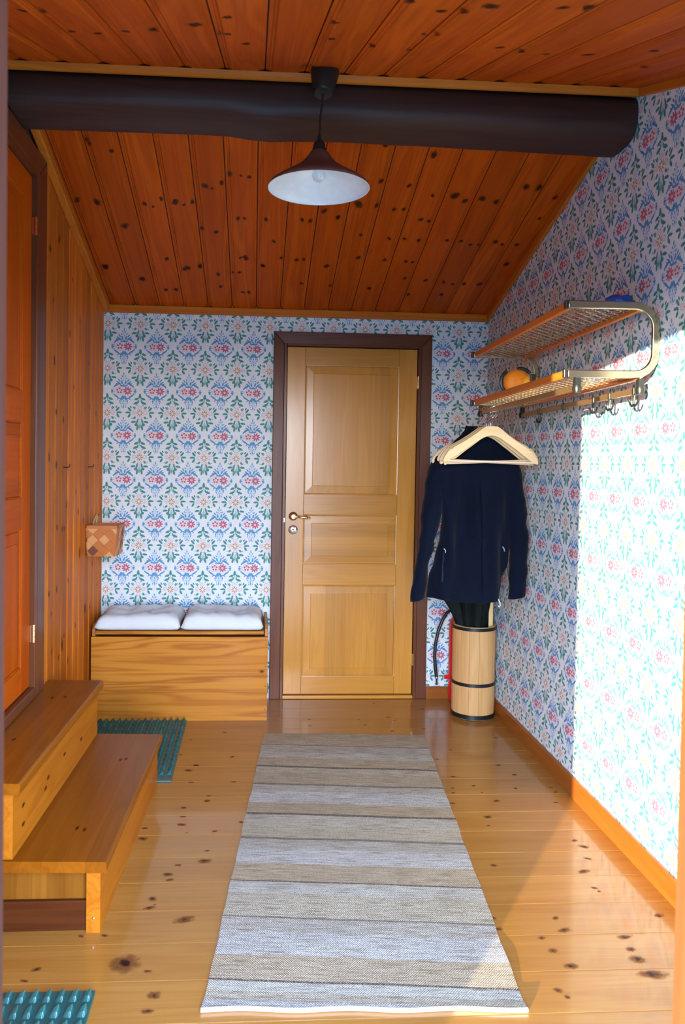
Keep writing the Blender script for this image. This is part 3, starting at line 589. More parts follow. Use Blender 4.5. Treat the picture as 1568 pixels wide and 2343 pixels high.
# knots on the treads and risers are part of the boards' print
# ------------------------------------------------------------------ storage bench with cushions
CX0, CX1, CY = -.874, .084, 4.252
ch = empty('storage_bench', ((CX0+CX1)/2, 4.44, 0), 'pine storage bench below the wallpapered wall left of the door', 'bench')
zz = [0, .157, .256, .359, .462]
for a, b in zip(zz, zz[1:]):
    mb = MB().box(CX0, CY, a+.0003, CX1, CY+.020, b-.0003)
    if a < .264 < b: mb.quad_uv([(.053+dx, CY-.0004, .272+q) for dx, q in ((-.016, -.012), (.016, -.012), (.016, .012), (-.016, .012))], 1)
    build('front_board', mb, [W_chest('X'), K_FLOOR], ch, fix=False)
for x in (CX0, CX1-.018):
    build('side_panel', MB().prism([(CY+.021, 0), (D-.003, 0), (D-.003, .525), (CY+.06, .522), (CY+.021, .500)], x, x+.018, 'x'), wood('bench_side_pine', 'Y', (.20, .06, .014), (.34, .12, .03), (.44, .18, .05), rough=.4), ch, bevel=.003)
build('back_panel', MB().box(CX0+.019, D-.022, 0, CX1-.019, D-.004, .50), W_chest('X'), ch)
build('lid', MB().box(CX0+.020, CY+.002, .474, CX1-.022, D-.024, .493), W_chest('X'), ch, bevel=.003)
for z in (.420, .300, .190, .060):
    build('screw', MB().lathe([(.004, 0), (.004, .0008), (0, .0016)], 12, (CX1-.012, CY, z), M=Matrix.Rotation(math.radians(90), 4, 'X')), plain('rusty_screw', (.22, .08, .04), .5, .4), ch)
mc = NT('cushion_cotton'); tcn = mc.n('ShaderNodeTexCoord'); nn = mc.noise(tcn.outputs['Object'], 14, 4); wv = mc.noise(mc.vmul(tcn.outputs['Object'], (600, 600, 600)), 1, 1)
mc.l(mc.mix(nn, (.60, .62, .645), (.68, .69, .70)), mc.b.inputs['Base Color']); setp(mc.b, rough=.85, sheen=.2); mc.bump(mc.mix(.25, nn, wv), .35, .01)
rib = plain('white_ribbon', (.80, .82, .85), .8)
def cushion(x0, x1, y0, y1, z0, T, seed, label):
    r = random.Random(seed); c = empty('seat_cushion', ((x0+x1)/2, (y0+y1)/2, z0), label, 'cushion', 'white cushions on the bench')
    N, MN = 34, 28; wx, wy = (x1-x0)/2, (y1-y0)/2; cx, cy = (x0+x1)/2, (y0+y1)/2
    tf = [(-.42, -.36), (.42, -.36), (-.42, .40), (.42, .40), (0, .02)]
    mb = MB(); top = {}; bot = {}
    ph = [r.uniform(0, 6) for _ in range(6)]
    for i in range(N+1):
        for j in range(MN+1):
            u, v = -1+2*i/N, -1+2*j/MN
            e = max(0, 1-abs(u)**5)**.42*max(0, 1-abs(v)**5)**.42
            h = T*(.30+.70*e)
            h *= 1+.06*math.sin(3.1*u+ph[0])+.05*math.sin(4*v+ph[1])
            d = sum(math.exp(-((u-a)**2*wx*wx+(v-b)**2*wy*wy)/.0022) for a, b in tf)
            wr = sum(math.exp(-((u-a)**2*wx*wx+(v-b)**2*wy*wy)/.008)*math.sin(7*math.atan2(v-b, u-a)+ph[k]) for k, (a, b) in enumerate(tf))
            h = h*(1-.42*min(1, d))+wr*.0035*e+.002*math.sin(17*u+9*v+ph[5])*e
            pin = 1-.05*(abs(v)**2)*(1-abs(u)**6)*.6
            px = cx+u*wx*(1-.035*(1-v*v)**2)*1.0; py = cy+v*wy*(1-.03*(1-u*u)**2)
            corner = .012*(abs(u*v))**6
            top[i, j] = len(mb.v); mb.v.append((px+math.copysign(corner*.4, u), py, z0+max(h, .006)))
            edge = i in (0, N) or j in (0, MN)
            if edge: bot[i, j] = top[i, j]
            else: bot[i, j] = len(mb.v); mb.v.append((px, py, z0+.0015+.012*(1-e)))
    # drop the edge seam to mid height
    for (i, j), k in list(top.items()):
        if i in (0, N) or j in (0, MN): x, y, z = mb.v[k]; mb.v[k] = (x, y, z0+.022)
    for i in range(N):
        for j in range(MN):
            mb.f.append((top[i, j], top[i+1, j], top[i+1, j+1], top[i, j+1])); mb.m.append(0); mb.s.append(True)
            mb.f.append((bot[i, j], bot[i, j+1], bot[i+1, j+1], bot[i+1, j])); mb.m.append(0); mb.s.append(True)
    build('cushion_body', mb, mc.m, c, sharp=80)
    for sx in (-.55, .62):
        x = cx+sx*wx; q = [(x-.022, y1-.006, z0+.026), (x-.010, y1+.004, z0+.068), (x+.006, y1+.008, z0+.078), (x+.020, y1+.004, z0+.070), (x+.030, y1-.006, z0+.030)]
        build('tie_ribbon', MB().tube(q, .007, prof=[(-.25, -1), (.25, -1), (.25, 1), (-.25, 1)], upv=(0, 1, 0)), rib, c)
    return c
cushion(-.850, -.396, 4.236, 4.600, .4935, .096, 2, 'left white tufted cushion lying on the bench')
cushion(-.386, .056, 4.240, 4.600, .4935, .096, 5, 'right white tufted cushion on the bench, next to the door')
# ------------------------------------------------------------------ striped rug
mr = NT('rug_weave'); tcr = mr.n('ShaderNodeTexCoord'); sx = mr.n('ShaderNodeSeparateXYZ'); mr.l(tcr.outputs['Object'], sx.inputs[0])
RL = 2.05
wob = mr.noise(mr.vmul(tcr.outputs['Object'], (3, 3, 3)), 1, 2)
vv = mr.math('DIVIDE', mr.math('ADD', sx.outputs['Y'], mr.math('MULTIPLY_ADD', wob, .012, -.006)), RL)
TAN, GREY, PALE, BEIGE, LBL = (.46, .355, .225), (.46, .415, .34), (.53, .495, .41), (.49, .42, .30), (.53, .51, .465)
bands = [(0, TAN), (.15, GREY), (.25, PALE), (.326, TAN), (.43, BEIGE), (.50, (.45, .365, .24)), (.628, GREY), (.70, LBL), (.81, TAN), (.922, (.50, .45, .35)), (1.01, BEIGE), (1.12, GREY), (1.20, LBL), (1.298, TAN), (1.418, PALE), (1.49, BEIGE), (1.63, GREY), (1.705, LBL), (1.815, TAN), (1.927, PALE), (1.966, BEIGE), (2.005, LBL)]
st = []
for k, (p, c) in enumerate(bands):
    st.append((max(0, p/RL), c))
base = mr.ramp(vv, st, 'CONSTANT')
ls = [.15, .427, .628, .918, 1.118, 1.415, 1.625, 1.923]; l2 = [(0, 0.)]
for k, p in enumerate(ls): l2 += [((p-.0055)/RL, 1. if k % 2 else .8), ((p+.0055)/RL, 0.)]
lm = mr.ramp(vv, l2, 'CONSTANT')
n1 = mr.noise(mr.vmul(tcr.outputs['Object'], (9, 260, 1)), 1, 3, .7); n2 = mr.noise(mr.vmul(tcr.outputs['Object'], (180, 210, 1)), 1, 2, .6)
c = mr.mix(mr.math('MULTIPLY', mr.ramp(n1, [(.51, 0.), (.575, 1.)]), .74), base, (.19, .125, .065))
c = mr.mix(mr.math('MULTIPLY', mr.ramp(n1, [(.30, 1.), (.44, 0.)]), .40), c, (.74, .70, .64))
c = mr.mix(mr.math('MULTIPLY', mr.ramp(n2, [(.36, 1.), (.50, 0.)]), .60), c, (.15, .115, .08))
c = mr.mix(mr.math('MULTIPLY', lm, mr.math('MULTIPLY_ADD', mr.ramp(n2, [(.42, 0.), (.52, 1.)]), .75, .25)), c, (.06, .045, .04))
mr.l(c, mr.b.inputs['Base Color']); setp(mr.b, rough=.9)
wvx = mr.math('SINE', mr.math('MULTIPLY', sx.outputs['X'], 900)); wvy = mr.math('SINE', mr.math('MULTIPLY', sx.outputs['Y'], 700))
mr.bump(mr.math('ADD', mr.math('MULTIPLY', wvx, wvy), n2), .6, .003)
rug = empty('striped_rug', (.068, 4.041, .0), 'long woven rug with beige, grey and white stripes lying on the floor', 'rug')
q00, q10, q01, q11 = Vector((.068, 4.041)), Vector((.904, 4.001)), Vector((-.119, 2.004)), Vector((.733, 1.972))
yd = (q01-q00).normalized(); ang = math.atan2(yd.y, yd.x)-math.pi/2   # local Y runs from the far end to the near end
rug.rotation_euler = (0, 0, ang); inv = Matrix.Rotation(-ang, 2)
mb = MB(); NX, NY = 30, 120; r = random.Random(11); ph = [r.uniform(0, 6) for _ in range(8)]
def rp_(u, v):
    p = (q00*(1-u)+q10*u)*(1-v)+(q01*(1-u)+q11*u)*v
    ed = .0012*math.sin(v*61+ph[0])+.0012*math.sin(v*23+ph[1]); p = p+Vector((ed*(1 if u > .5 else -1)*abs(2*u-1)**6, .004*math.sin(u*19+ph[2])*(v**30)))
    l = inv @ (p-q00); h = .0050+.0016*math.sin(v*44+u*3+ph[3])*math.sin(u*5+ph[4])+.003*(v > .985)
    return l.x, l.y, h
T = {}; Bt = {}
for i in range(NX+1):
    for j in range(NY+1):
        x, y, h = rp_(i/NX, j/NY); T[i, j] = len(mb.v); mb.v.append((x, y, h)); Bt[i, j] = len(mb.v); mb.v.append((x, y, .0006))
for i in range(NX):
    for j in range(NY):
        mb.f += [(T[i, j], T[i+1, j], T[i+1, j+1], T[i, j+1]), (Bt[i, j], Bt[i, j+1], Bt[i+1, j+1], Bt[i+1, j])]; mb.m += [0, 0]; mb.s += [True, False]
for i in range(NX):
    for j in (0, NY): mb.f.append((T[i, j], Bt[i, j], Bt[i+1, j], T[i+1, j])); mb.m.append(0); mb.s.append(False)
for j in range(NY):
    for i in (0, NX): mb.f.append((T[i, j], T[i, j+1], Bt[i, j+1], Bt[i, j])); mb.m.append(0); mb.s.append(False)
build('woven_cloth', mb, mr.m, rug, world=False)
mb = MB(); pts = []
for i in range(61):
    x, y, h = rp_(i/60, 1.0); pts.append((x, y+.004, .0062))
mb.tube(pts, .0056, 8); hem = build('hem', mb, plain('rug_hem_white', (.80, .82, .84), .9), rug, world=False); hem['label'] = 'white hem at the near end'
# ------------------------------------------------------------------ green spiked door mats
mm = NT('mat_green'); tm = mm.n('ShaderNodeTexCoord'); om = mm.n('ShaderNodeObjectInfo')
mm.l(mm.mix(om.outputs['Random'], (.009, .068, .060), (.020, .115, .105)), mm.b.inputs['Base Color']); setp(mm.b, rough=.34, coat=.15)
nub = MB()
nub.add([(-.0125, -.015, 0), (.0085, -.017, 0), (.0130, .002, 0), (.0120, .016, 0), (-.0050, .014, 0), (-.0130, .001, 0),
         (-.0065, -.006, .0085), (.0045, -.008, .0115), (.0085, .002, .0180), (.0085, .011, .0235), (-.0025, .008, .0140), (-.0080, .001, .0095)],
        [(i, (i+1) % 6, 6+(i+1) % 6, 6+i) for i in range(6)]+[(6, 7, 8, 11), (8, 9, 10, 11)])
nme = None
def mat(name, x0, x1, y0, y1, label, px=.0345, py=.058):
    global nme
    m = empty(name, ((x0+x1)/2, (y0+y1)/2, 0), label, 'door mat', 'green plastic spiked mats')
    build('mat_base', MB().box(x0, y0, .0005, x1, y1, .008), mm.m, m, bevel=.002)
    nx, ny = int((x1-x0)/px), int((y1-y0)/py); cx, cy = ORG[m.name][:2]; k = 0
    for j in range(ny):
        for i in range(nx):
            if nme is None:
                o = build('nub', nub, mm.m, m, world=False); nme = o.data
                b = o.modifiers.new('bevel', 'BEVEL'); b.width = .003; b.segments = 2
            else:
                o = bpy.data.objects.new('nub', nme); link(o, m)
                b = o.modifiers.new('bevel', 'BEVEL'); b.width = .003; b.segments = 2
            o.location = (x1-px*(i+.5)-cx, y1-py*(j+.5)-cy, .0075)
    return m
mat('spiked_mat', -.838, -.352, 3.440, 4.240, 'dark green spiked door mat behind the steps in front of the bench')
mat('spiked_mat', -.85, -.408, 1.44, 2.082, 'dark green spiked door mat in the near left corner of the floor')
# ------------------------------------------------------------------ birch bark basket on the left wall
BK = [plain('birch_strip_orange', (.50, .135, .014), .45), plain('birch_strip_tan', (.66, .28, .085), .45), plain('birch_strip_brown', (.16, .035, .010), .5)]
bask = empty('birch_basket', (-.79, 4.26, .905), 'woven birch bark basket hanging on the board wall above the bench', 'basket')
def clip(poly, a, b, c):      # keep a*x+b*y<=c
    o = []
    for i, p in enumerate(poly):
        q = poly[(i+1) % len(poly)]; dp, dq = a*p[0]+b*p[1]-c, a*q[0]+b*q[1]-c
        if dp <= 0: o.append(p)
        if dp*dq < 0: t = dp/(dp-dq); o.append((p[0]+(q[0]-p[0])*t, p[1]+(q[1]-p[1])*t))
    return o
bb = {(0, 0): (-.886, 4.200), (1, 0): (-.742, 4.200), (1, 1): (-.736, 4.36), (0, 1): (-.886, 4.36)}
bt = {(0, 0): (-.889, 4.190), (1, 0): (-.728, 4.195), (1, 1): (-.720, 4.37), (0, 1): (-.889, 4.37)}
ZB, ZT = .905, 1.072
cs = [(0, 0), (1, 0), (1, 1), (0, 1)]
mb = MB(); inn = .005
vs = [(bb[c][0], bb[c][1], ZB) for c in cs]+[(bt[c][0], bt[c][1], ZT) for c in cs]
ctr = Vector((-.81, 4.28, 0)); ins = [tuple(Vector(v)+(Vector((ctr.x, ctr.y, v[2]))-Vector(v))*.05) for v in vs]
mb.add(vs+ins, [(0, 3, 2, 1), (8, 9, 10, 11)]+[(i, (i+1) % 4, 4+(i+1) % 4, 4+i) for i in range(4)]+[(8+i, 12+i, 12+(i+1) % 4, 8+(i+1) % 4) for i in range(4)]+[(4+i, 4+(i+1) % 4, 12+(i+1) % 4, 12+i) for i in range(4)])
build('basket_wall', mb, BK[0], bask)
rk = random.Random(4)
for fi in range(4):
    a, b = cs[fi], cs[(fi+1) % 4]
    A, B_, C, Dd = (Vector((*bb[a], ZB)), Vector((*bb[b], ZB)), Vector((*bt[b], ZT)), Vector((*bt[a], ZT)))
    Lw = ((B_-A).length+(C-Dd).length)/2; nrm = (B_-A).cross(Dd-A).normalized()
    if nrm.dot(A-Vector((ctr.x, ctr.y, ZB))) < 0: nrm = -nrm
    sq = .030; Hh = ZT-.014-ZB
    for i in range(-1, 12):
        for j in range(-1, 9):
            if (i+j) % 2: continue
            cx, cz = i*sq, j*sq
            poly = [(cx+sq, cz), (cx, cz+sq), (cx-sq, cz), (cx, cz-sq)]
            for q in ((-1, 0, -.001), (1, 0, Lw-.001), (0, -1, -.001), (0, 1, Hh)): poly = clip(poly, *q) if poly else poly
            if len(poly) < 3: continue
            ar = abs(sum(poly[k][0]*poly[(k+1) % len(poly)][1]-poly[(k+1) % len(poly)][0]*poly[k][1] for k in range(len(poly))))/2
            if ar < 1e-4: continue
            lift = .003+(.0015 if (i//2+j) % 2 else 0)
            def P3(p, h):
                u, v = p[0]/Lw, p[1]/(ZT-ZB); return (A*(1-u)+B_*u)*(1-v)+(Dd*(1-u)+C*u)*v+nrm*h
            mcx, mcy = sum(p[0] for p in poly)/len(poly), sum(p[1] for p in poly)/len(poly)
            pin = [(mcx+(p[0]-mcx)*.965, mcy+(p[1]-mcy)*.965) for p in poly]
            n = len(pin); mb = MB(); vs = [P3(p, .0005) for p in pin]+[P3(p, lift) for p in pin]
            mb.add(vs, [tuple(range(n))[::-1], tuple(range(n, 2*n))]+[(k, (k+1) % n, n+(k+1) % n, n+k) for k in range(n)])
            build('bark_strip', mb, BK[rk.choice((0, 0, 1, 1, 0, 2))], bask)
mb = MB()
for k in range(4):
    p, q = Vector((*bt[cs[k]], ZT)), Vector((*bt[cs[(k+1) % 4]], ZT)); d = (q-p).normalized(); nn_ = Vector((d.y, -d.x, 0))
    mb.add([p+nn_*.004+Vector((0, 0, -.018)), q+nn_*.004+Vector((0, 0, -.018)), q+nn_*.004, p+nn_*.004, p-nn_*.003+Vector((0, 0, -.018)), q-nn_*.003+Vector((0, 0, -.018)), q-nn_*.003, p-nn_*.003],
           [(0, 1, 2, 3), (5, 4, 7, 6), (3, 2, 6, 7), (1, 0, 4, 5)])
build('rim_band', mb, BK[0], bask)
nail = (XL+.006, 4.455, 1.105)
build('hanging_strap', MB().tube([(XL+.007, 4.30, .93), (XL+.0075, 4.305, 1.02), (XL+.008, 4.34, 1.07), (XL+.008, 4.40, 1.10), (XL+.008, 4.45, 1.112), (XL+.008, 4.452, 1.10), (XL+.008, 4.42, 1.06)], .004, 8), plain('birch_strap', (.62, .50, .30), .5), bask)
build('nail', MB().tube([(XL, 4.452, 1.108), (XL+.02, 4.452, 1.112)], .0022, 8), IRON, bask)
for y, z, lb in ((3.700, 1.387, 'small bent wire hook in the board wall, nearer the door casing'), (4.240, 1.383, 'small bent wire hook in the board wall, above the bark basket')):
    hk = MB().tube([(XL-.002, y, z), (XL+.022, y, z), (XL+.027, y, z+.002), (XL+.029, y, z+.008), (XL+.029, y, z+.016)], .0022, 8)
    o = build('wall_hook', hk, IRON); tag(o, lb, 'hook', 'bent hooks in the board wall')
# ------------------------------------------------------------------ hat rack
YA, YB = 2.629, 3.781
def dz(y): return -.020*(y-YA)/(YB-YA)
rack = empty('hat_rack', (XR, 3.2, 1.70), 'two tier hat rack with wooden rails, wire shelves and steel brackets', 'hat rack')
ORA = wood('rack_rail_wood', 'Y', (.38, .080, .006), (.50, .120, .010), (.58, .160, .018), rough=.38, coat=.15, spec=.2)
for y in (YA, YB):
    h = dz(y); xw = 1.384
    path = [(1.066, y, 1.987+h), (1.20, y, 1.988+h), (1.305, y, 1.988+h)]+arc((1.305, 1.913+h), xw-1.309, 80, 0, 7, 'xz', y)+[(xw-.004, y, 1.83+h)]+arc((1.305, 1.827+h), xw-1.309, 0, -90, 7, 'xz', y)+[(1.20, y, 1.7505+h), (1.070, y, 1.7505+h)]
    build('bracket', MB().tube(path, .0135, prof=[(-.5, -1), (.5, -1), (.5, 1), (-.5, 1)], upv=(0, 0, 1)), STEEL, rack, bevel=.003)
    for z in (1.987, 1.7505): build('end_cap', MB().box(1.055, y-.0085, z-.0150+h, 1.068, y+.0085, z+.0150+h), BLACK, rack, bevel=.003)
def rail_y(n, x, z, wx, wz, y0, y1, mat): 
    mb = MB(); mb.add([(x-wx, y0, z-wz+dz(y0)), (x+wx, y0, z-wz+dz(y0)), (x+wx, y0, z+wz+dz(y0)), (x-wx, y0, z+wz+dz(y0)), (x-wx, y1, z-wz+dz(y1)), (x+wx, y1, z-wz+dz(y1)), (x+wx, y1, z+wz+dz(y1)), (x-wx, y1, z+wz+dz(y1))],
        [(0, 3, 2, 1), (4, 5, 6, 7), (0, 1, 5, 4), (1, 2, 6, 5), (2, 3, 7, 6), (3, 0, 4, 7)]); return build(n, mb, mat, rack, bevel=min(wx, wz)*.5)
WIRE = plain('rack_wire', (.74, .64, .44), .28, 1.0)
for zt in (1.987, 1.7505):
    rail_y('wood_rail', 1.080, zt+.002, .0085, .0145, YA+.010, YB-.010, ORA); rail_y('wood_rail', 1.325, zt-.004, .0085, .0125, YA+.010, YB-.010, ORA)
    mb = MB(); x0, x1, per, j = 1.090, 1.316, .0452, 0; k = round((x1-x0)/(per/2)); y = YA+.018
    while y < YB-.014:
        pts = []
        for q in range(k+1):
            x = x0+q*per/2; s_ = 1 if (q+j) % 2 else -1; zz = zt-.004+dz(y)
            pts += [(max(x-.0055, x0), y+s_*.0100, zz), (min(x+.0055, x1), y+s_*.0100, zz)]
        mb.tube(pts, .0021, prof=[(-1, -.55), (1, -.55), (1, .55), (-1, .55)]); y += .0222; j += 1
    build('wire_shelf', mb, WIRE, rack)
rail_y('hanger_rail', 1.107, 1.7035, .0055, .0110, YA+.012, YB-.012, BRONZE)
rail_y('hook_rail', 1.331, 1.6990, .0055, .0105, YA+.008, YB+.050, BRONZE)
for x in (1.107, 1.331):
    for y in (YA+.004, YB-.004 if x < 1.2 else YB+.046):
        h = dz(y); mb = MB().box(x-.010, y-.009, 1.700+h, x+.010, y+.009, 1.740+h if x < 1.2 else 1.738+h); mb.lathe([(.0, -.016), (.013, -.015), (.0165, 0), (.013, .012), (0, .014)], 14, (x, y, 1.700+h))
        build('rail_post', mb, BLACK, rack)
def coat_hook(y):
    z = 1.699+dz(y); x = 1.331
    hk = build('coat_hook', MB().box(x-.0085, y-.006, z-.014, x+.0085, y+.006, z+.013), BLACK, rack, bevel=.002)
    mb = MB(); mb.tube([(x, y, z-.012), (x-.002, y, z-.030), (x-.003, y, z-.048)], .0045, 8)
    for s_ in (-1, 1): mb.tube([(x-.003, y, z-.047), (x-.003-.004*0, y+s_*.010, z-.052), (x-.003, y+s_*.022, z-.047), (x-.003, y+s_*.030, z-.036), (x-.003, y+s_*.031, z-.030)], [.0045, .0042, .004, .0038, .005], 8)
    build('prong', mb, BLACK, hk)
for y in (3.585, 3.30, 2.995, 2.858, 2.640+.03): coat_hook(y) if y != 3.30 else build('rail_clip', MB().box(1.322, 3.294, 1.684+dz(3.3), 1.340, 3.306, 1.713+dz(3.3)), BLACK, rack, bevel=.002)
# blue cloth on the upper tier
def blob(name, c, rx, ry, rz, seed, mat, n=20, m_=12, amp=.22, flat=None):
    r = random.Random(seed); ph = [r.uniform(0, 6.28) for _ in range(9)]; rings = []
    for i in range(m_+1):
        t = -math.pi/2+math.pi*i/m_; ring = []
        for j in range(n):
            a = 2*math.pi*j/n; d = 1+amp*(.5*math.sin(3*a+ph[0]+2*t)+.3*math.sin(5*a-3*t+ph[1])+.25*math.sin(7*t+2*a+ph[2]))
            rr = max(math.cos(t), .02)
            ring.append((c[0]+rx*d*rr*math.cos(a), c[1]+ry*d*rr*math.sin(a), c[2]+max(rz*d*math.sin(t), flat if flat is not None else -9)))
        rings.append(ring)
    return build(name, MB().loft(rings), mat)
bl = blob('blue_cloth', (1.300, 2.765, 2.012), .050, .075, .036, 4, plain('blue_cloth', (.02, .10, .52), .6), amp=.3, flat=-.006)
tag(bl, 'crumpled bright blue cloth on the upper tier of the hat rack', 'cloth')
# orange cap standing on the lower tier
cap = empty('orange_cap', (1.205, 3.50, 1.757), 'orange cap with black trim lying on the lower tier of the hat rack', 'cap')
OR1, OR2 = plain('cap_orange', (.86, .25, .006), .55), plain('cap_orange_light', (.95, .42, .025), .55)
def dome(cx, y, cz, rx, rz, dep, n=28):
    rings = []
    for q in range(6):
        t = q/5*math.pi/2; rr = math.cos(t); rings.append([(cx+rx*max(rr, .02)*math.cos(2*math.pi*j/n), y-dep*math.sin(t), cz+rz*max(rr, .02)*math.sin(2*math.pi*j/n)) for j in range(n)])
    return rings
cz = 1.808
build('crown', MB().loft(dome(1.190, 3.50, cz, .062, .058, .030)), OR1, cap)
build('brim', MB().tube([(1.186+.068*math.cos(a), 3.505, cz+.062*math.sin(a)) for a in [math.radians(q) for q in range(128, 226, 7)]], .0085, 8), BLACK, cap)
build('brim', MB().tube([(1.207+.058*math.cos(a), 3.505, cz+.004+.060*math.sin(a)) for a in [math.radians(q) for q in range(40, 112, 6)]], .0080, 8), BLACK, cap)
lobe = build('side_flap', MB().loft(dome(1.246, 3.484, 1.792, .052, .046, .018)), OR2, cap)
build('patch', MB().box(1.238, 3.458, 1.808, 1.264, 3.470, 1.842), BLACK, lobe, bevel=.003)
build('lettering', MB().tube([(1.176+.0055*i, 3.470-.0002*i, 1.782+.004*i*.4+.004*math.sin(i*2.4)) for i in range(8)], .0013, 6), plain('cap_print', (.14, .045, .01), .6), cap)
# ------------------------------------------------------------------ clothes hangers
HW = wood('hanger_wood', 'X', (.62, .40, .17), (.74, .52, .26), (.82, .62, .36), rough=.42, coat=.2)
def make_hanger(name, label):
    h = empty(name, (1.107, 3.6, 1.7035), label, 'hanger', 'wooden clothes hangers on the rack rail')
    up_ = [(0, 1.630), (.028, 1.628), (.050, 1.614), (.080, 1.590), (.12, 1.562), (.165, 1.535), (.180, 1.527), (.184, 1.518), (.190, 1.521), (.205, 1.507), (.222, 1.480), (.228, 1.462)]
    lo_ = [(.223, 1.452), (.20, 1.462), (.16, 1.490), (.12, 1.519), (.08, 1.546), (.045, 1.570), (.02, 1.581), (0, 1.584)]
    half = up_+lo_
    pts = half+[(-x, z) for x, z in reversed(half) if x > 0]
    pts = [(x, z-1.7035) for x, z in pts]
    build('hanger_body', MB().prism(pts, -.0065, .0065, 'y'), HW, h, world=False, bevel=.0035)
    hk = [(0, 0, 1.628-1.7035), (0, 0, -.060), (.003, 0, -.050), (.014, 0, -.036), (.025, 0, -.020)]+[(.0+.030*math.cos(a), 0, .002+.0165*math.sin(a)) for a in [math.radians(q) for q in range(-20, 200, 20)]]
    build('hook', MB().tube(hk, .0026, 8, upv=(0, 1, 0)), CHROME, h, world=False)
    build('trouser_bar', MB().tube([(-.208, 0, 1.462-1.7035), (.208, 0, 1.462-1.7035)], .0055, 10, upv=(0, 1, 0)), wood('hanger_bar', 'X', (.66, .46, .28), (.76, .58, .40), (.82, .66, .48)), h, world=False)
    return h
h0 = make_hanger('clothes_hanger', 'pale wooden clothes hanger, nearest to us on the rail')
spec = [(3.594, 1.108, 0, .7), (3.614, 1.102, .4, -2.6), (3.633, 1.106, -.2, 2.0), (3.652, 1.097, .4, -1.4), (3.670, 1.104, -.3, 2.2), (3.686, 1.106, .2, -.6)]
lab = [None, 'pale wooden clothes hanger, second from the front', 'pale wooden clothes hanger, third from the front', 'pale wooden clothes hanger, fourth from the front', 'pale wooden clothes hanger, fifth from the front', 'pale wooden clothes hanger just before the one with the jacket']
def seth(o, y, x, rz, ry): o.location = (x, y, 1.7035+dz(y)-.002); o.rotation_euler = (0, math.radians(ry), math.radians(rz))
for s_, l in zip(spec, lab):
    o = h0 if l is None else copy_tree(h0); seth(o, *s_)
    if l: o['label'] = l
hj = copy_tree(h0); seth(hj, 3.752, 1.088, 0, 0); hj['label'] = 'wooden clothes hanger inside the navy jacket'; hj.scale = (1, 1, 1)
# ------------------------------------------------------------------ navy fleece jacket
mj = NT('navy_fleece'); tj = mj.n('ShaderNodeTexCoord'); nj = mj.noise(tj.outputs['Object'], 260, 3, .7); nk = mj.noise(tj.outputs['Object'], 9, 3)
mj.l(mj.mix(nk, (.0018, .0035, .0100), (.0034, .0065, .018)), mj.b.inputs['Base Color']); setp(mj.b, rough=.95, sheen=.04, spec=.1); mj.bump(mj.mix(.5, nj, nk), .5, .004)
jk = empty('fleece_jacket', (1.07, 3.77, .76), 'navy blue fleece jacket on a hanger in the corner beside the door', 'jacket')
def lerp_keys(keys, z):
    for a, b in zip(keys, keys[1:]):
        if a[0] <= z <= b[0]:
            f = (z-a[0])/(b[0]-a[0]); f = f*f*(3-2*f); return [p+(q-p)*f for p, q in zip(a[1:], b[1:])]
    return list(keys[-1][1:] if z > keys[-1][0] else keys[0][1:])
KJ = [(.762, .851, 1.205, .052), (.85, .862, 1.222, .056), (.96, .888, 1.250, .056), (1.08, .912, 1.262, .056), (1.18, .918, 1.272, .056), (1.28, .900, 1.284, .058), (1.36, .884, 1.288, .060), (1.42, .874, 1.292, .056), (1.455, .872, 1.296, .042), (1.485, .905, 1.265, .036), (1.52, .945, 1.228, .036), (1.55, .978, 1.190, .038), (1.575, 1.010, 1.158, .042), (1.600, 1.028, 1.140, .044), (1.640, 1.036, 1.122, .040)]
YJ = 3.755
def body_ring(z, n=56, off=0):
    xa, xb, dp = lerp_keys(KJ, z); cx, hw = (xa+xb)/2, (xb-xa)/2; o = []
    for j in range(n):
        a = 2*math.pi*j/n; c, s_ = sup(a, 2.5); x = cx+hw*c
        fold = .009*math.sin(x*34+z*4)+.007*math.sin(x*58-z*7+1)+.004*math.sin(x*90+z*13); amt = min(1, max(0, (1.50-z)/.25))
        if s_ < 0:   # front: the opening edge makes a deep fold
            xo = 1.118+.05*(1.2-z)*.2; fold += -.016*math.exp(-((x-xo+.03)/.030)**2)+.020*math.exp(-((x-xo-.012)/.012)**2)-.010*math.exp(-((x-1.18)/.03)**2)+.010*math.exp(-((x-.985-.05*(z-1))/.02)**2)
        zz_ = z
        if z < .80: zz_ = z+(.012*math.sin(x*9+.5)+(.010 if x > 1.13 else 0))*(1-(z-.762)/.038)
        o.append((x, YJ+dp*s_+fold*amt*1.6, zz_))
    return o
zs = [.762+(1.605-.762)*i/60 for i in range(61)]
build('jacket_body', MB().loft([body_ring(z) for z in zs], caps=False), mj.m, jk, sharp=180).modifiers.new('thick', 'SOLIDIFY').thickness = .003
def sleeve(keys, seed):
    r = random.Random(seed); ph = [r.uniform(0, 6) for _ in range(4)]; rings = []
    z0, z1 = keys[0][0], keys[-1][0]
    for i in range(41):
        z = z0+(z1-z0)*i/40; x, y, rx, ry = lerp_keys(keys, z); ring = []
        for j in range(24):
            a = 2*math.pi*j/24; f = 1+.05*math.sin(z*38+ph[0]+2*a)+.04*math.sin(z*70+ph[1]-a*3)
            ring.append((x+rx*math.cos(a)*f, y+ry*math.sin(a)*f, z+(0.010*math.cos(a) if i < 2 else 0)))
        rings.append(ring)
    o = build('sleeve', MB().loft(rings, caps=False), mj.m, jk, sharp=180); o.modifiers.new('thick', 'SOLIDIFY').thickness = .003
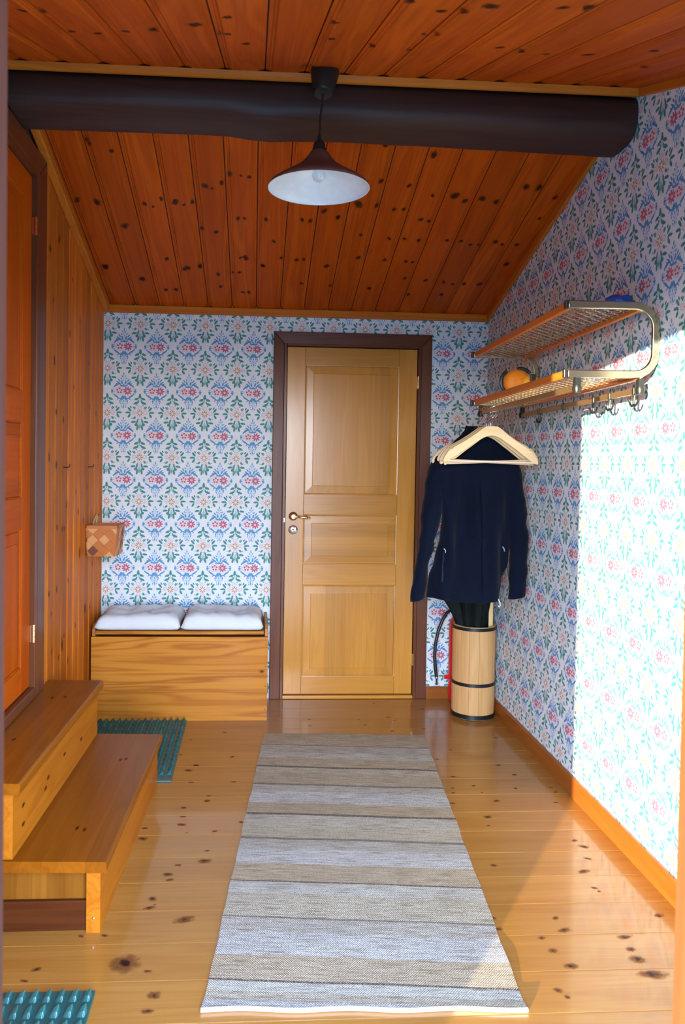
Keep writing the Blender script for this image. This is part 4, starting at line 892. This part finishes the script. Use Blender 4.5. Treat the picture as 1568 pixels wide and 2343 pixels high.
sleeve([(.766, .800, 3.735, .037, .034), (.90, .813, 3.738, .030, .036), (1.03, .840, 3.742, .035, .042), (1.16, .862, 3.752, .047, .050), (1.28, .880, 3.762, .052, .056), (1.38, .894, 3.770, .048, .056), (1.44, .902, 3.772, .040, .046), (1.468, .915, 3.772, .022, .024)], 1)
sleeve([(.778, 1.297, 3.745, .042, .036), (.92, 1.301, 3.748, .043, .042), (1.05, 1.302, 3.752, .046, .048), (1.18, 1.292, 3.760, .048, .052), (1.30, 1.276, 3.766, .050, .056), (1.39, 1.262, 3.770, .048, .056), (1.44, 1.254, 3.772, .042, .046), (1.468, 1.240, 3.772, .022, .024)], 2)
mb = MB(); rings = []
for i in range(7):
    z = 1.572+.046*i/6; xa, xb, dp = lerp_keys(KJ, min(z, 1.63)); xa -= .004; xb += .004
    rings.append([((xa+xb)/2+(xb-xa)/2*math.cos(2*math.pi*j/30), YJ+(dp+.004)*math.sin(2*math.pi*j/30), z-(.030 if math.sin(2*math.pi*j/30) < -.3 else 0)) for j in range(30)])
build('collar', mb.loft(rings, caps=False), mj.m, jk, sharp=180).modifiers.new('thick', 'SOLIDIFY').thickness = .004
ZIP = plain('zip_tape', (.003, .0045, .011), .9, spec=.03); PULL = plain('pale_zip_pull', (.42, .50, .60), .35, .5)
def front_y(x, z):
    best = min((abs(p[0]-x), p[1]) for p in body_ring(z, 160) if p[1] < YJ); return best[1]
def strip_on(name, pts, wdt, mat, lift=.002):
    mb = MB(); q = [(x, front_y(x, z)-lift, z) for x, z in pts]
    vs = [(p[0]-wdt, p[1], p[2]) for p in q]+[(p[0]+wdt, p[1], p[2]) for p in q]+[(p[0]-wdt, p[1]+.003, p[2]) for p in q]+[(p[0]+wdt, p[1]+.003, p[2]) for p in q]; n = len(q)
    fs = []
    for i in range(n-1): fs += [(i, n+i, n+i+1, i+1), (i, i+1, 2*n+i+1, 2*n+i), (n+i, 3*n+i, 3*n+i+1, n+i+1)]
    return build(name, mb.add(vs, fs, 0, True), mat, jk)
strip_on('front_zip', [(1.076+.034*(1.40-z)/.6*.9, z) for z in [1.40-.62*i/24 for i in range(25)]], .0022, ZIP, .001)
strip_on('pocket_zip', [(.921-.010*i/8, 1.004-.145*i/8) for i in range(9)], .0040, plain('pocket_zip_tape', (.008, .018, .045), .7, spec=.1))
for (x, z) in ((.922, 1.012), (1.218, 1.020)):
    y = front_y(min(x, 1.215), z)-.006; mb = MB(); mb.tube([(x-.004, y, z+.008), (x+.003, y-.002, z), (x+.006, y-.001, z-.014)], .0026, 8)
    build('zip_pull', mb, PULL, jk)
build('drawcord', MB().tube([(1.196, YJ-.030, .775), (1.204, YJ-.036, .756), (1.206, YJ-.036, .742), (1.201, YJ-.036, .734), (1.196, YJ-.034, .740)], .0028, 8), plain('pale_cord', (.70, .74, .80), .6), jk)
# ------------------------------------------------------------------ barrel with umbrella
bx, by, br, BH = 1.2585, 4.338, .1205, .522
bar = empty('stave_barrel', (bx, by, 0), 'tall pale wooden stave barrel with black hoops in the corner', 'barrel')
SW = wood('stave_pine', 'Z', (.4750, .2280, .0665), (.6080, .3277, .1187), (.6840, .3990, .1615), rough=.55, vary=.06)
NSt = 14; gap = .006
for k in range(NSt):
    a0, a1 = 2*math.pi*k/NSt+.2+gap/2, 2*math.pi*(k+1)/NSt+.2-gap/2; poly = []
    for i in range(4): a = a0+(a1-a0)*i/3; poly.append((bx+br*math.cos(a), by+br*math.sin(a)))
    for i in range(3, -1, -1): a = a0+(a1-a0)*i/3; poly.append((bx+(br-.013)*math.cos(a), by+(br-.013)*math.sin(a)))
    build('stave', MB().prism(poly, .003, BH+random.uniform(-.001, .002), 'z'), SW, bar, bevel=.0012)
build('base_disc', MB().lathe([(0, .02), (br-.014, .02), (br-.014, .034), (0, .034)], 28, (bx, by, 0)), SW, bar)
for z0, z1 in ((.006, .030), (.188, .206), (.500, .518)):
    build('hoop', MB().lathe([(br-.001, z0), (br+.0035, z0), (br+.0035, z1), (br-.001, z1), (br-.001, z0)], 40, (bx, by, 0)), IRON, bar, weld=False)
um = empty('umbrella', (bx, by, .036), 'black folded umbrella standing in the stave barrel', 'umbrella')
mu = NT('umbrella_cloth'); tu = mu.n('ShaderNodeTexCoord'); mu.l(mu.mix(mu.noise(tu.outputs['Object'], 20, 3), (.003, .006, .006), (.007, .013, .013)), mu.b.inputs['Base Color']); setp(mu.b, rough=.6, spec=.15)
rings = []
for i in range(25):
    t = i/24; z = .05+.66*t; R = .012+.088*min(1, t/.75)**.8+(.035*max(0, t-.75)/.25); ring = []
    for j in range(64):
        a = 2*math.pi*j/64; pl_ = 1+.16*math.cos(9*a+.8)*(.3+.7*t)+.05*math.cos(18*a); rr = R*pl_
        if t > .75: rr *= 1+.25*max(0, math.cos(a-math.pi*1.02))**6*(t-.75)/.25*2.2
        rr *= 1-.30*max(0, math.cos(a+.42))**3
        if z < BH: rr = min(rr, br-.0165)
        ring.append((bx-.004+rr*math.cos(a), by+rr*math.sin(a)*.85, z+(.03*math.cos(9*a+.8) if i == 24 else 0)))
    rings.append(ring)
build('canopy', MB().loft(rings, caps=True), mu.m, um, sharp=60)
build('shaft', MB().tube([(bx, by, .70), (bx+.003, by+.01, .86), (bx+.003, by+.01, .90), (bx+.012, by+.01, .925), (bx+.03, by+.01, .93), (bx+.044, by+.01, .92)], .006, 10), BLACK, um)
sl = build('wooden_stick', MB().box(bx+.071, by-.041, .036, bx+.096, by-.031, .74), wood('slat_pine', 'Z', (.60, .38, .12), (.72, .52, .22), (.80, .60, .30)), bevel=.003)
tag(sl, 'pale yellow flat wooden stick standing in the barrel behind the umbrella', 'stick')
# ------------------------------------------------------------------ fire extinguisher
ex, ey, er = 1.243, 4.545, .074
fe = empty('fire_extinguisher', (ex, ey, 0), 'red fire extinguisher with black hose behind the barrel', 'extinguisher')
REDP = plain('extinguisher_red', (.70, .008, .010), .28)
build('cylinder', MB().lathe([(.0, .004), (.058, .004), (er-.006, .020), (er, .045), (er, .470), (er-.006, .492), (.050, .518), (.030, .530), (.024, .545), (0, .545)], 36, (ex, ey, 0)), REDP, fe)
build('valve', MB().lathe([(.026, .545), (.028, .552), (.022, .562), (.020, .590), (0, .592)], 20, (ex, ey, 0)), CHROME, fe)
build('grip', MB().box(ex-.052, ey-.012, .582, ex+.035, ey+.012, .604), BLACK, fe, bevel=.005)
hp = [(ex-.028, ey-.005, .572), (ex-.060, ey-.010, .568), (ex-.095, ey-.016, .545), (ex-0.1210, ey-.022, .505), (ex-0.1470, ey-.026, .440), (ex-0.1630, ey-.028, .360), (ex-0.1670, ey-.028, .290), (ex-0.1610, ey-.028, .220), (ex-0.1530, ey-.028, .165)]
build('hose', MB().tube(hp, .0095, 12), BLACK, fe)
build('nozzle', MB().tube([(ex-0.1530, ey-.028, .165), (ex-0.1525, ey-.028, .156), (ex-0.1520, ey-.028, .154), (ex-0.1510, ey-.028, .118)], [.0068, .0068, .0052, .0052], 12), BLACK, fe)
build('hose_ring', MB().tube([(ex-0.1532, ey-.028, .167), (ex-0.1528, ey-.028, .159)], .0078, 12), CHROME, fe)
build('hose_clip', MB().box(ex-.104, ey-.024, .150, ex-.070, ey-.004, .172), REDP, fe, bevel=.003)
